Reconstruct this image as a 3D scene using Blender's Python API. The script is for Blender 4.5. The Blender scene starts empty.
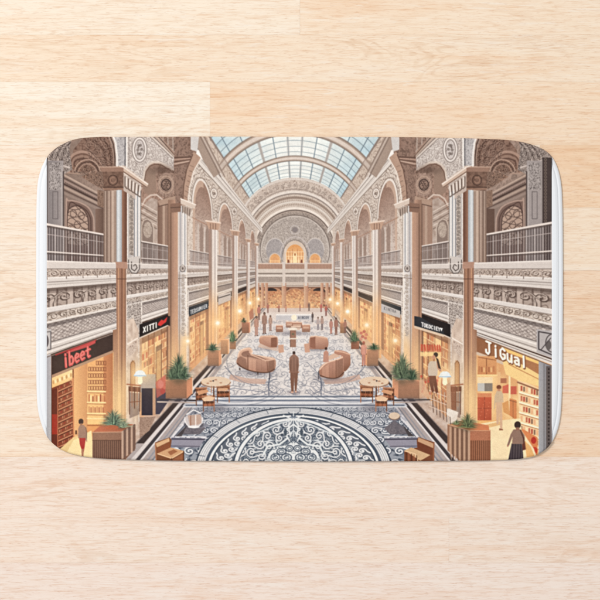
import bpy, math
import numpy as np

# ---------------------------------------------------------------- camera, light, exposure
scene = bpy.context.scene
U = 0.00164                                   # metres per picture unit (the frame is 600 units wide)
def wx(px): return (px-300.0)*U
def wy(py): return (300.0-py)*U

cam_d = bpy.data.cameras.new('camera'); cam = bpy.data.objects.new('camera', cam_d)
scene.collection.objects.link(cam); scene.camera = cam
cam.location = (0, 0, 3.0); cam.rotation_euler = (0, 0, 0)
cam_d.sensor_width = 36; cam_d.lens = 36*3.0/(600*U); cam_d.clip_end = 50

w = bpy.data.worlds.new('World'); scene.world = w; w.use_nodes = True
bg = w.node_tree.nodes['Background']; bg.inputs[0].default_value = (0.93, 0.965, 1, 1); bg.inputs[1].default_value = 0.62
def area(name, loc, size, power, col):
    d = bpy.data.lights.new(name, 'AREA'); d.shape = 'DISK'; d.size = size; d.energy = power; d.color = col
    o = bpy.data.objects.new(name, d); scene.collection.objects.link(o); o.location = loc
    v = -np.array(loc); 
    from mathutils import Vector
    o.rotation_euler = Vector(v).to_track_quat('-Z', 'Y').to_euler(); return o
area('softbox', (-3.2, 2.4, 5.2), 1.8, 232, (1.0, 0.975, 0.94))
scene.view_settings.view_transform = 'Standard'; scene.view_settings.look = 'None'
scene.view_settings.exposure = 0; scene.view_settings.gamma = 1
LIGHT = 1.0        # how much brighter than its albedo a flat white sheet renders here

# ---------------------------------------------------------------- helpers
def mesh_obj(name, verts, faces, mat, parent=None):
    me = bpy.data.meshes.new(name); me.from_pydata([tuple(v) for v in verts], [], [tuple(f) for f in faces]); me.update()
    o = bpy.data.objects.new(name, me); scene.collection.objects.link(o); me.materials.append(mat)
    if parent: o.parent = parent
    return o
def new_mat(name):
    m = bpy.data.materials.new(name); m.use_nodes = True
    return m, m.node_tree.nodes, m.node_tree.links, m.node_tree.nodes['Principled BSDF']
def lin(c):
    c = np.asarray(c, np.float32); return np.where(c <= .04045, c/12.92, ((c+.055)/1.055)**2.4)

# ---------------------------------------------------------------- the wood floor
def wood_material():
    m, N, K, b = new_mat('pale_oak_laminate')
    def nd(t, **kw):
        n = N.new(t)
        for k, v in kw.items(): setattr(n, k, v)
        return n
    tc = nd('ShaderNodeTexCoord'); tone = nd('ShaderNodeAttribute', attribute_name='tone'); off = nd('ShaderNodeAttribute', attribute_name='shift')
    add = nd('ShaderNodeVectorMath', operation='ADD'); K.new(tc.outputs['Object'], add.inputs[0]); K.new(off.outputs['Vector'], add.inputs[1])
    def noise(scale, sx, sy, det=4, rough=.6, dist=0.):
        mp = nd('ShaderNodeMapping'); mp.inputs['Scale'].default_value = (sx, sy, 1); K.new(add.outputs[0], mp.inputs[0])
        n = nd('ShaderNodeTexNoise'); n.inputs['Scale'].default_value = scale; n.inputs['Detail'].default_value = det
        n.inputs['Roughness'].default_value = rough; n.inputs['Distortion'].default_value = dist; K.new(mp.outputs[0], n.inputs['Vector']); return n.outputs['Fac']
    def ramp(src, a, bb, c0=0., c1=1.):
        r = nd('ShaderNodeMapRange', interpolation_type='SMOOTHSTEP'); r.inputs[1].default_value = a; r.inputs[2].default_value = bb
        r.inputs[3].default_value = c0; r.inputs[4].default_value = c1; K.new(src, r.inputs[0]); return r.outputs[0]
    def blend(fac, c0, rgb, mode='MIX'):
        x = nd('ShaderNodeMix', data_type='RGBA', blend_type=mode); K.new(fac, x.inputs[0]); K.new(c0, x.inputs[6]); x.inputs[7].default_value = (*rgb, 1); return x.outputs[2]
    def mathn(op, a, bv):
        x = nd('ShaderNodeMath', operation=op)
        K.new(a, x.inputs[0])
        if isinstance(bv, (int, float)): x.inputs[1].default_value = bv
        else: K.new(bv, x.inputs[1])
        return x.outputs[0]
    col = tone.outputs['Color']
    # broad warm and pale streaks along the board
    s1 = noise(1.0, 2.2, 26, 5, .62, .6)
    col = blend(ramp(s1, .50, .74, 0, .50), col, (.93, .75, .60), 'MULTIPLY')
    col = blend(ramp(s1, .46, .24, 0, .40), col, (.93, .86, .77), 'MIX')
    # cathedral figure: level lines of a stretched noise
    f = noise(1.0, 3.4, 15, 2, .45, 1.2)
    lv = mathn('SINE', mathn('MULTIPLY', f, 70.), 0.)
    fig = nd('ShaderNodeSeparateColor'); K.new(off.outputs['Color'], fig.inputs[0])
    lv = mathn('MULTIPLY', ramp(lv, .1, 1., 0, .30), ramp(noise(1., 2.5, 5, 2), .50, .68))
    col = blend(lv, col, (.80, .66, .54), 'MULTIPLY')
    # fibre
    s2 = noise(1.0, 30, 420, 4, .65, .5)
    col = blend(ramp(s2, .46, .70, 0, .75), col, (.88, .75, .66), 'MULTIPLY')
    s4 = noise(1.0, 14, 150, 3, .6, 1.2)
    col = blend(ramp(s4, .50, .72, 0, .30), col, (.86, .74, .62), 'MULTIPLY')
    col = blend(ramp(s4, .44, .26, 0, .35), col, (.92, .86, .78), 'MIX')
    # pores: short dark dashes
    s3 = noise(1.0, 95, 620, 2, .5, .2)
    col = blend(ramp(s3, .58, .72, 0, .50), col, (.78, .65, .58), 'MULTIPLY')
    K.new(col, b.inputs['Base Color']); b.inputs['Roughness'].default_value = .62; b.inputs['Specular IOR Level'].default_value = .18
    bp = nd('ShaderNodeBump'); bp.inputs['Strength'].default_value = .06; bp.inputs['Distance'].default_value = .0006
    K.new(s2, bp.inputs['Height']); K.new(bp.outputs[0], b.inputs['Normal'])
    return m

def build_floor():
    # rows of boards: seam heights and, in each row, the butt joints with the board's own colour
    seams = [-90, -27, 35, 82, 145, 208, 270.5, 333, 396, 457, 518, 563, 625, 690]
    T = {'a': (249,232,211), 'b': (248,226,201), 'c': (250,236,217), 'd': (247,221,193), 'e': (245,213,180), 'f': (249,230,209), 'g': (245,217,189), 'h': (246,226,209), 'i': (245,226,212)}
    rows = [[(-200,'b'),(800,'')],
            [(-200,'a'),(300,'b'),(800,'')],
            [(-200,'b'),(800,'')],
            [(-200,'c'),(210,'d'),(800,'')],
            [(-200,'f'),(250,'f'),(540,'e'),(800,'')],
            [(-200,'f'),(330,'b'),(800,'')],
            [(-200,'f'),(280,'g'),(800,'')],
            [(-200,'f'),(400,'g'),(800,'')],
            [(-200,'f'),(300,'g'),(800,'')],
            [(-200,'b'),(360,'h'),(800,'')],
            [(-200,'h'),(449,'h'),(800,'')],
            [(-200,'h'),(800,'')],
            [(-200,'i'),(350,'h'),(800,'')]]
    rows[9] = [(-200,'h'),(800,'')]; rows[10] = [(-200,'h'),(449,'h'),(800,'')]; rows[11] = [(-200,'i'),(800,'')]
    V, F, TN, SH = [], [], [], []; rng = np.random.RandomState(3)
    g, bev, dep = .03*U, .22*U, .10*U
    for r in range(len(seams)-1):
        for j in range(len(rows[r])-1):
            x0, x1 = wx(rows[r][j][0])+g, wx(rows[r][j+1][0])-g; y1, y0 = wy(seams[r])-g, wy(seams[r+1])+g
            c = lin(np.array(T[rows[r][j][1]])/255.)/LIGHT; c = c*(1+.008*rng.randn()); s = rng.rand(3)*40
            i = len(V); bx = bev
            V += [(x0,y0,-dep),(x1,y0,-dep),(x1,y1,-dep),(x0,y1,-dep),(x0+bx,y0+bev,0),(x1-bx,y0+bev,0),(x1-bx,y1-bev,0),(x0+bx,y1-bev,0),
                  (x0,y0,-.008),(x1,y0,-.008),(x1,y1,-.008),(x0,y1,-.008)]
            fs = [(4,5,6,7),(0,1,5,4),(1,2,6,5),(2,3,7,6),(3,0,4,7),(8,9,1,0),(9,10,2,1),(10,11,3,2),(11,8,0,3)]
            F += [tuple(i+q for q in f) for f in fs]; TN += [c]*12; SH += [s]*12
    o = mesh_obj('wood_floor', V, F, wood_material()); me = o.data
    a = me.attributes.new('tone', 'FLOAT_COLOR', 'POINT'); a.data.foreach_set('color', np.c_[np.array(TN), np.ones(len(TN))].astype(np.float32).ravel())
    a = me.attributes.new('shift', 'FLOAT_VECTOR', 'POINT'); a.data.foreach_set('vector', np.array(SH, np.float32).ravel())
    o['kind'] = 'structure'; o['label'] = 'pale oak laminate floor of horizontal boards with fine grain'
    m, N, K, b = new_mat('underlay'); b.inputs['Base Color'].default_value = (.42, .31, .21, 1)
    u = mesh_obj('floor_underlay', [(-3,-3,-.004),(3,-3,-.004),(3,3,-.004),(-3,3,-.004)], [(0,1,2,3)], m); u['kind'] = 'structure'
build_floor()

# ---------------------------------------------------------------- picture on the mat
# The print is computed in millimetre-like "picture units" (1 unit = 1.64 mm of cloth).
PX0, PX1, PY0, PY1 = 44.0, 555.0, 132.0, 466.0
SS = 5                                   # samples per unit (halved at the end)
VX, VY = 295.0, 269.0
NW, NH = int((PX1-PX0)*SS), int((PY1-PY0)*SS)
cv = np.zeros((NH, NW, 3), np.float32)
gx = (PX0 + (np.arange(NW)+.5)/SS).astype(np.float32)
gy = (PY0 + (np.arange(NH)+.5)/SS).astype(np.float32)

def _h(ix, iy, s=0):
    n = (ix.astype(np.int64)*374761393 + iy.astype(np.int64)*668265263 + s*974634777) & 0xffffffff
    n = ((n ^ (n >> 13))*1274126177) & 0xffffffff
    return ((n ^ (n >> 16)) & 0xffff).astype(np.float32)/65535.0
def vn(x, y, s=0):
    x = np.asarray(x, np.float32); y = np.asarray(y, np.float32)
    ix = np.floor(x); iy = np.floor(y); fx = x-ix; fy = y-iy
    fx = fx*fx*(3-2*fx); fy = fy*fy*(3-2*fy)
    a = _h(ix, iy, s); b = _h(ix+1, iy, s); c = _h(ix, iy+1, s); d = _h(ix+1, iy+1, s)
    return (a*(1-fx)+b*fx)*(1-fy) + (c*(1-fx)+d*fx)*fy
def sm(a, b, x):
    t = np.clip((x-a)/(b-a), 0, 1); return t*t*(3-2*t)
def carve(u, v, s=0, n=2.2):
    """flowing carved scrollwork: bands between the level lines of a warped noise"""
    u = u*1.25; v = v*1.25
    w = vn(u*.6+9, v*.6+3, s+5)*1.7
    f = vn(u+w, v-w, s) + .35*vn(u*2.1, v*2.1, s+2)
    a = np.abs(np.cos(f*n*3.1416))
    return .12+.76*sm(.12, .62, a)+.24*(vn(u*3.1, v*3.1, s+9)-.5)
def swirl(u, v, turns=2.2):
    """one rosette per unit cell"""
    cu = u-np.floor(u)-.5; cv_ = v-np.floor(v)-.5
    r = np.sqrt(cu*cu+cv_*cv_)*2; t = np.arctan2(cv_, cu)
    par = np.where((np.floor(u)+np.floor(v)) % 2 < 1, 1., -1.)
    return (.5+.5*np.cos(t*par + r*turns*6.283))*sm(1.15, .9, r)
def lace(u, v):
    a = np.abs(np.sin(u*3.1416))*np.abs(np.sin(v*3.1416)); b = np.abs(np.sin((u+v)*3.1416))
    return .6*a+.4*b
def C(*c): return np.array(c, np.float32)
def mix(a, b, t):
    t = np.asarray(t, np.float32)
    if t.ndim: t = t[..., None]
    return a*(1-t)+b*t

def sp(pts, n=5):
    """round a closed outline through its points"""
    o = []; L_ = len(pts)
    for i in range(L_):
        a, b, c, d = (np.array(pts[(i+q-1) % L_], float) for q in range(4))
        for j in range(n):
            t = j/n; o.append(tuple(.5*((2*b)+(c-a)*t+(2*a-5*b+4*c-d)*t*t+(3*b-a-3*c+d)*t**3)))
    return o
def so(pts, n=5):
    """the same for an open line"""
    q = [pts[0]]+list(pts)+[pts[-1]]; o = []
    for i in range(len(pts)-1):
        a, b, c, d = (np.array(q[i+k_], float) for k_ in range(4))
        for j in range(n):
            t = j/n; o.append(tuple(.5*((2*b)+(c-a)*t+(2*a-5*b+4*c-d)*t*t+(3*b-a-3*c+d)*t**3)))
    return o+[pts[-1]]
def _sl(x0, x1, y0, y1):
    i0 = max(0, int((x0-PX0)*SS)-1); i1 = min(NW, int((x1-PX0)*SS)+2)
    j0 = max(0, int((y0-PY0)*SS)-1); j1 = min(NH, int((y1-PY0)*SS)+2)
    return i0, i1, j0, j1
CLIP = [None]
def _put(sl, cov, col):
    i0, i1, j0, j1 = sl
    if CLIP[0] is not None: cov = cov*CLIP[0][j0:j1, i0:i1]
    reg = cv[j0:j1, i0:i1]
    if callable(col):
        X, Y = np.meshgrid(gx[i0:i1], gy[j0:j1]); c = col(X, Y)
    else: c = np.asarray(col, np.float32)
    cov = cov[..., None]
    reg[...] = reg*(1-cov) + c*cov
def mir(pts): return [(2*VX-x, y) for x, y in pts]
def P(pts, col, a=1., m=False):
    """filled polygon; m paints its mirror image across the hall too"""
    if m: P(mir(pts), col, a)
    p = np.array(pts, np.float32)
    sl = _sl(p[:,0].min(), p[:,0].max(), p[:,1].min(), p[:,1].max())
    i0, i1, j0, j1 = sl
    if i1 <= i0 or j1 <= j0: return
    X = gx[i0:i1][None, :]; Y = gy[j0:j1][:, None]
    ins = np.zeros((j1-j0, i1-i0), bool)
    for q in range(len(p)):
        xa, ya = p[q]; xb, yb = p[(q+1) % len(p)]
        if ya == yb: continue
        rows = ((ya > gy[j0:j1]) != (yb > gy[j0:j1]))
        if not rows.any(): continue
        xc = (xb-xa)*(gy[j0:j1][rows]-ya)/(yb-ya)+xa
        ins[rows] ^= X < xc[:, None]
    _put(sl, ins.astype(np.float32)*a, col)
def L(pts, w, col, a=1., m=False, taper=False):
    if m: L(mir(pts), w, col, a, False, taper)
    n = len(pts)-1
    p = np.array(pts, np.float32); r = w*.5+.3
    sl = _sl(p[:,0].min()-r, p[:,0].max()+r, p[:,1].min()-r, p[:,1].max()+r)
    i0, i1, j0, j1 = sl
    if i1 <= i0 or j1 <= j0: return
    D = np.full((j1-j0, i1-i0), 9., np.float32)
    for q in range(n):
        (xa, ya), (xb, yb) = pts[q], pts[q+1]
        s2 = _sl(min(xa,xb)-r, max(xa,xb)+r, min(ya,yb)-r, max(ya,yb)+r)
        a0, a1, b0, b1 = max(s2[0],i0), min(s2[1],i1), max(s2[2],j0), min(s2[3],j1)
        if a1 <= a0 or b1 <= b0: continue
        X = gx[a0:a1][None, :]-xa; Y = gy[b0:b1][:, None]-ya
        dx, dy = xb-xa, yb-ya; ll = dx*dx+dy*dy+1e-9
        t = np.clip((X*dx+Y*dy)/ll, 0, 1)
        d = np.sqrt((X-t*dx)**2+(Y-t*dy)**2)
        ww = w*(1-(q+t)/n) if taper else w
        d = d-ww*.5
        v = D[b0-j0:b1-j0, a0-i0:a1-i0]; np.minimum(v, d, out=v)
    _put(sl, np.clip(.5-D*SS, 0, 1)*a, col)
def arc(cx, cy, rx, ry, t0=0, t1=360, n=40):
    t0, t1 = math.radians(t0), math.radians(t1)
    return [(cx+rx*math.cos(t0+(t1-t0)*i/n), cy-ry*math.sin(t0+(t1-t0)*i/n)) for i in range(n+1)]
def E(cx, cy, rx, ry, col, a=1., m=False): P(arc(cx, cy, rx, ry, n=28)[:-1], col, a, m)
def B(x0, y0, x1, y1, col, a=1., m=False): P([(x0,y0),(x1,y0),(x1,y1),(x0,y1)], col, a, m)
def glow(x, y, r, col, a=1., m=False, ry=None):
    if m: glow(2*VX-x, y, r, col, a, False, ry)
    ry = ry or r
    sl = _sl(x-3*r, x+3*r, y-3*ry, y+3*ry); i0, i1, j0, j1 = sl
    if i1 <= i0 or j1 <= j0: return
    d = ((gx[i0:i1][None,:]-x)/r)**2+((gy[j0:j1][:,None]-y)/ry)**2
    _put(sl, (np.exp(-d)*a).astype(np.float32), col)
def vg(c0, c1, y0, y1): return lambda X, Y: mix(C(*c0), C(*c1), np.clip((Y-y0)/(y1-y0), 0, 1))
def hg(c0, c1, x0, x1): return lambda X, Y: mix(C(*c0), C(*c1), np.clip((X-x0)/(x1-x0), 0, 1))

def clip(*polys):
    """paint only inside these outlines until unclip()"""
    global cv
    CLIP[0] = None; keep = cv; cv = np.zeros((NH, NW, 3), np.float32)
    for q in polys: P(q, (1,1,1))
    CLIP[0] = cv[..., 0].copy(); cv = keep
def unclip(): CLIP[0] = None
ident = lambda x, y: (x, y)
def spiral(tf, cu, cw, r, phi, d, w, col, a=1., m=False, turns=1.35, tail=1.0, n=15):
    """one carved scroll: a tail that winds into an eye; tf maps its own plane to the picture"""
    o = []
    for i in range(n):
        t = i/(n-1.); an = phi+d*t*turns*6.283; rr_ = r*(1-.86*t)
        o.append((cu+rr_*math.cos(an), cw+rr_*math.sin(an)))
    x0, y0 = cu+r*math.cos(phi), cw+r*math.sin(phi); tx, ty = math.sin(phi)*d, -math.cos(phi)*d
    if tail: o = [(x0+tx*r*tail+math.cos(phi)*r*.35*tail, y0+ty*r*tail+math.sin(phi)*r*.35*tail), (x0+tx*r*tail*.5+math.cos(phi)*r*.08, y0+ty*r*tail*.5+math.sin(phi)*r*.08)]+o
    L([tf(*q) for q in o], w, col, a, m)
def scrolls(tf, u0, u1, v0, v1, r, w, dark, light, seed=0, a=.9, m=True, jit=.35, wk_=None):
    """cover a rectangle of a plane with relief scrolls: dark groove first, light edge beside it"""
    rs_ = np.random.RandomState(seed); step = r*2.15
    nu, nv = max(1, int(round((u1-u0)/step))), max(1, int(round((v1-v0)/step)))
    for i in range(nu):
        for j in range(nv):
            cu = u0+(i+.5+(rs_.rand()-.5)*jit)*(u1-u0)/nu; cw = v0+(j+.5+(rs_.rand()-.5)*jit)*(v1-v0)/nv
            d = 1 if (i+j) % 2 else -1; ph = rs_.rand()*6.28; q = r*(.8+.4*rs_.rand())
            s = 1. if wk_ is None else wk_(cu)
            if wk_ is not None and r*s < .9: continue
            ww = w if wk_ is None else max(.3, w*r*s)
            spiral(tf, cu, cw, q, ph, d, ww*1.5, dark, a*.8, m); spiral(tf, cu+q*.09, cw-q*.09, q, ph, d, ww*.75, light, a, m)
            for e in (1.0, 2.3, 4.1):
                an = ph+e; lx, ly = cu+q*1.05*math.cos(an), cw+q*1.05*math.sin(an)
                L([tf(lx, ly), tf(lx+q*.45*math.cos(an+.7), ly+q*.45*math.sin(an+.7))], ww*1.6, dark, a*.7, m, True)
tfw = lambda u, v: (VX-150/u, VY-v*150/u)
kw = lambda u: 150/u
def runscroll(v0, v1, x0, x1, dark, light, m=True):
    """a running scroll along a band of the side wall"""
    r = abs(v0-v1)*.40; vc = (v0+v1)/2; u = 150/(VX-x0)+r; e = 150/(VX-x1); s = 1
    while u < e-r:
        k = 150/u
        if r*k < .9: break
        spiral(tfw, u, vc, r, -.5 if s > 0 else 2.6, s, max(.35, r*k*.30), dark, .85, m, 1.3, 1.1, 12)
        spiral(tfw, u+r*.12, vc+r*.12, r*.95, -.5 if s > 0 else 2.6, s, max(.25, r*k*.15), light, .9, m, 1.3, 1.1, 12)
        u += r*1.9; s = -s

# ---- wall coordinates: k grows towards us, v is height over the horizon
def wk(X): return np.maximum(np.abs(X-VX), 1)
def wp(x, v): return (x, VY-v*(VX-x))
def band(v0, v1, x0, x1, col, a=1.): P([wp(x0,v0), wp(x1,v0), wp(x1,v1), wp(x0,v1)], col, a, True)
def vline(v, x0, x1, w, col, a=1.):
    n = 6; xs = [x0+(x1-x0)*i/n for i in range(n+1)]
    for i in range(n):
        ww = w*(VX-.5*(xs[i]+xs[i+1]))/200
        L([wp(xs[i], v), wp(xs[i+1], v)], max(ww, .25), col, a, True)
def wallorn(c0, c1, fu, fv, kind=carve, s=0, n=2.2):
    def f(X, Y):
        k = wk(X); u = 150/k; v = (VY-Y)/k
        # relief cannot get finer than the weave can print
        t = kind(u*fu, v*fv, s, n) if kind is carve else kind(u*fu, v*fv)
        am = sm(30, 110, k)*.75+.25
        return mix(C(*c0), C(*c1), .5+(t-.5)*am)
    return f
def flatorn(c0, c1, f=1., s=0, n=2.2):
    return lambda X, Y: mix(C(*c0), C(*c1), carve(X*f, Y*f, s, n))

# =============================================================== glass vault and end of the hall
def vault(X, Y):
    a = X-VX; b = VY-Y
    k = (-b+np.sqrt(b*b+3*(a*a+b*b)))/1.5
    th = np.degrees(np.arctan2(a, b-.5*k)); Z = 1000/k
    sky = mix(C(236,241,241), C(188,214,227), np.clip((np.abs(th)-14)/34, 0, 1))
    sky = mix(sky, C(236,244,244), .55*vn(X*.09, Y*.12, 4))
    # panes differ a little
    pi, pj = np.floor(th/9.6+.5), np.floor(Z/.56+.1)
    sky = sky + (_h(pi.astype(np.int64)+50, pj.astype(np.int64)+50, 1)-.5)[..., None]*10
    dm = np.abs(th/9.6+.5-np.floor(th/9.6+.5)-.5+1e-6); dm = .5-dm          # distance to the mullion
    dz = .5-np.abs(Z/.56+.1-np.floor(Z/.56+.1)-.5)
    w1 = 1.1/np.maximum(k, 1)*57.3/9.6*.55
    sky = mix(sky, C(118,140,156), sm(w1*1.3, w1*.4, dm)*.75)
    sky = mix(sky, C(140,158,170), sm(.09, .03, dz)*.7)
    # purlins
    for t, q in ((24., .8), (4.8, .35)):
        sky = mix(sky, C(190,182,178), sm(1.2, .7, np.abs(np.abs(th)-t))*q)
    rib = np.minimum(np.abs(Z-10.85), np.minimum(np.abs(Z-13.6), np.abs(Z-8.2)))
    sky = mix(sky, C(188,172,160), sm(.33, .27, rib))
    sky = mix(sky, C(222,212,205), sm(.19, .12, rib))
    sky = mix(sky, C(150,132,122), sm(.09, .02, np.abs(rib-.30))*.8)
    stone = mix(C(176,158,146), C(220,208,198), carve(th*.45, Z*3.1, 3, 2.2))
    edge = np.abs(th)
    out = mix(sky, stone, sm(48.3, 49, edge))
    out = mix(out, C(160,145,138), sm(.8, .2, np.abs(edge-48.6)))
    out = mix(out, C(178,160,148), sm(.33, .27, rib)*sm(48, 49, edge))
    out = mix(out, C(208,196,188), sm(.22, .12, rib)*sm(48, 49, edge))
    out = mix(out, C(205,192,184), sm(57, 58, edge)*.7)
    return out
B(PX0, PY0, PX1, 300, vault)
# carved ring arches at the far end
def rings(X, Y):
    a = X-VX; b = VY-Y
    k = (-b+np.sqrt(b*b+3*(a*a+b*b)))/1.5
    th = np.degrees(np.arctan2(a, b-.5*k))
    o1 = carve(th*.5, k*.8, 7, 2.4); o2 = sm(.2,.6,lace(th*.42, k*.42))*.7+.3*carve(th*.6,k*.9,8)
    c = mix(C(166,148,138), C(226,216,208), o1)
    c = mix(c, C(224,217,212), sm(.9,.4,np.abs(k-59.8)))
    c = mix(c, C(230,223,218), sm(1.1,.7,np.abs(k-51.2)))
    c = mix(c, C(150,136,130), sm(.5,.2,np.abs(k-50.0))*.8)
    c = mix(c, C(160,146,140), sm(.4,.2,np.abs(k-53.0))*.6)
    inn = (k < 49)
    c2 = mix(C(172,154,142), C(222,212,204), o2)
    c = np.where(inn[...,None], c2, c)
    c = mix(c, C(236,229,223), sm(.9,.5,np.abs(k-40.4)))
    c = mix(c, C(226,219,213), sm(.7,.4,np.abs(k-44.6)))
    c = mix(c, C(150,128,114), sm(1.1,.6,np.abs(k-47.4))*.55)
    return mix(c, C(120,104,98), sm(.5,.15,np.abs(k-39.0)))
P(arc(VX, 238.6, 60.7, 60.7, 0, 180, 50)+[(234,300),(356,300)], rings)
for i in range(-13,14):
    for q_,rr_,ww_ in ((1,2.3,.7),):
        an=i*6.4+(3.2 if q_<0 else 0); k_=56.2; cy_=VY-.5*k_; x_,y_=VX+k_*.985*math.sin(math.radians(an)),cy_-k_*.985*math.cos(math.radians(an))
        if abs(an)<84: spiral(ident,x_,y_,1.9,math.radians(an*7),1 if i%2 else -1,.75,(136,116,106),.85); spiral(ident,x_-.25,y_-.25,1.9,math.radians(an*7),1 if i%2 else -1,.35,(242,235,229),.9)
def endwall(X, Y):
    r = np.sqrt((X-VX)**2+(Y-250)**2); th = np.degrees(np.arctan2(X-VX, 250-Y))
    c = mix(C(158,148,144), C(222,214,208), .1+.8*carve(X*.5, Y*.5, 11, 2.2)*.75+.2*np.clip((Y-212)/40,0,1))
    c = mix(c, mix(C(126,112,106), C(196,184,176), carve(th*.4, r*.7, 13, 2)), sm(33.5,34.2,r)*sm(250,244,Y))
    c = mix(c, C(212,204,199), sm(.7,.3,np.abs(r-33.6))*.9*sm(252,246,Y)); c = mix(c, C(120,106,100), sm(.5,.2,np.abs(r-34.7))*.7)
    return mix(c, C(210,202,198), sm(.7,.3,np.abs(r-24.5))*.6*sm(240,232,Y))
P(arc(VX, 250, 38.4, 38, 0, 180, 50)+[(256.6,312),(333.4,312)], endwall)
clip(arc(VX,250,33,33,0,180,40)+[(262,266),(328,266)])
scrolls(ident,262,328,218,264,2.3,.6,(136,124,118),(234,227,221),61,.6,False); unclip()
# rosettes and blind arches of the end wall
for cx in (VX-20, VX+20):
    E(cx, 250, 9, 11.5, flatorn((150,144,146),(196,190,190), .9, 4)); L(arc(cx,250,9,11.5,0,180), .9, (214,208,206))
    E(cx, 262, 6.6, 8.6, (196,170,150)); P(arc(cx,260,5.2,5.8,0,180)+[(cx-5.2,265),(cx+5.2,265)], vg((228,176,118),(252,214,168),254,265))
    L(arc(cx,260,5.6,6.4,0,180), 1.0, (222,205,192)); 
    for x_ in (-3,-1.5,0,1.5,3): L([(cx+x_,257+abs(x_)*.5),(cx+x_,264)],.5,(206,140,92),.8)
    L([(cx-5,261),(cx+5,261)],.5,(255,232,196),.9)
L(arc(VX,230,4.6,4.2), .8, (205,199,198)); E(VX,230,3,2.8,(160,150,150))
L(arc(VX,256,14.6,19,0,180), 1.2, (206,198,196)); 
P(arc(VX,256,11.6,15,0,180)+[(283.4,266),(306.6,266)], (222,206,192)); L(arc(VX,256,12.4,16,0,180),.7,(158,142,134))
P(arc(VX,257,9.4,12.4,0,180)+[(285.6,266),(304.4,266)], vg((232,176,112),(255,226,186),246,262))

for x_ in (-7.5,-5,-2.5,2.5,5,7.5): L([(VX+x_,248+abs(x_)*.55),(VX+x_,265)],.6,(200,136,90),.75)
for y_ in (252,256.5,261): L([(VX-8.6,y_),(VX+8.6,y_)],.5,(255,236,204),.85)
P(arc(VX,256,2.2,3.4,0,180)+[(VX-2.2,265),(VX+2.2,265)],(255,232,190)); E(VX,254.6,.9,1.4,(196,130,80)); E(288.4,262,1.1,2.4,(168,106,80)); E(301.6,262,1.1,2.4,(168,106,80))
for x in (285.5,304.5): L([(x,248),(x,266)],1.1,(226,214,204))
# end-wall gallery rail, entablature, ground-floor shops
B(256,263.5,334,269.5,(206,172,152))
for i in range(54):
    x=257+i*1.44; L([(x,264),(x,269.5)],.45,(142,112,100),.75)
B(256,263,334,264.2,(224,208,198)); B(256,269,334,273,(222,212,204)); B(256,273,334,274.4,(160,144,134)); B(256,274.4,334,276.8,(226,217,210))
B(256,276.8,334,282,flatorn((158,144,136),(196,184,176),.8,6)); B(256,282,334,287,(214,202,193)); B(256,285.5,334,286.3,(178,160,148))
B(256,287,334,313,vg((150,104,82),(212,166,134),287,312))
rs = np.random.RandomState(5)
for i in range(420):
    x=257+rs.rand()*76; y=288+rs.rand()*22; c=[(240,196,146),(110,70,56),(252,226,180),(178,104,80),(222,164,128),(90,62,54),(236,206,176)][rs.randint(7)]
    B(x,y,x+.8+rs.rand()*1.6,y+.7+rs.rand()*1.2,c,.8)
for cx,ww in ((275,8),(VX,10),(315,8)):
    P(arc(cx,296,ww,7.5,0,180)+[(cx-ww,310),(cx+ww,310)], vg((226,164,112),(252,216,168),289,308),.6)
    L(arc(cx,296,ww,7.5,0,180),.9,(200,160,132))
    for j in range(26):
        x=cx-ww+1+rs.rand()*(2*ww-2); y=292+rs.rand()*15; B(x,y,x+1.1,y+.8,[(186,88,58),(255,226,170),(150,80,56)][j%3],.85)
for cx in (271,319): P(arc(cx,291,6,3,0,180), (74,60,58))
for x in (258,262.5,266.5,284,306,322,327,331.5):
    w = 2.2 if x in (284,306) else 1.5
    B(x-w,283,x+w,309,hg((222,190,166),(196,150,124),x-w,x+w))
for x in (284,306): B(x-1.5,262,x+1.5,286,(222,212,205))

# =============================================================== side walls
LW = 257.6
stone = wallorn((196,180,169),(232,224,217), 26, 26, carve, 1)
P([wp(38,1.14), wp(LW,1.14), wp(LW,-1.03), wp(38,-1.03)], stone, 1, True)
# top cornice and its soffit
P([wp(180,1.30), wp(262.5,1.24), wp(262.5,1.08), wp(180,1.08)], (228,222,218), 1, True)
for v, c in ((1.235,(158,146,140)),(1.17,(176,166,160)),(1.145,(205,198,194)),(1.085,(150,134,124)),(1.06,(214,205,198))): vline(v,170,261.5,1.6,c)
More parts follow.
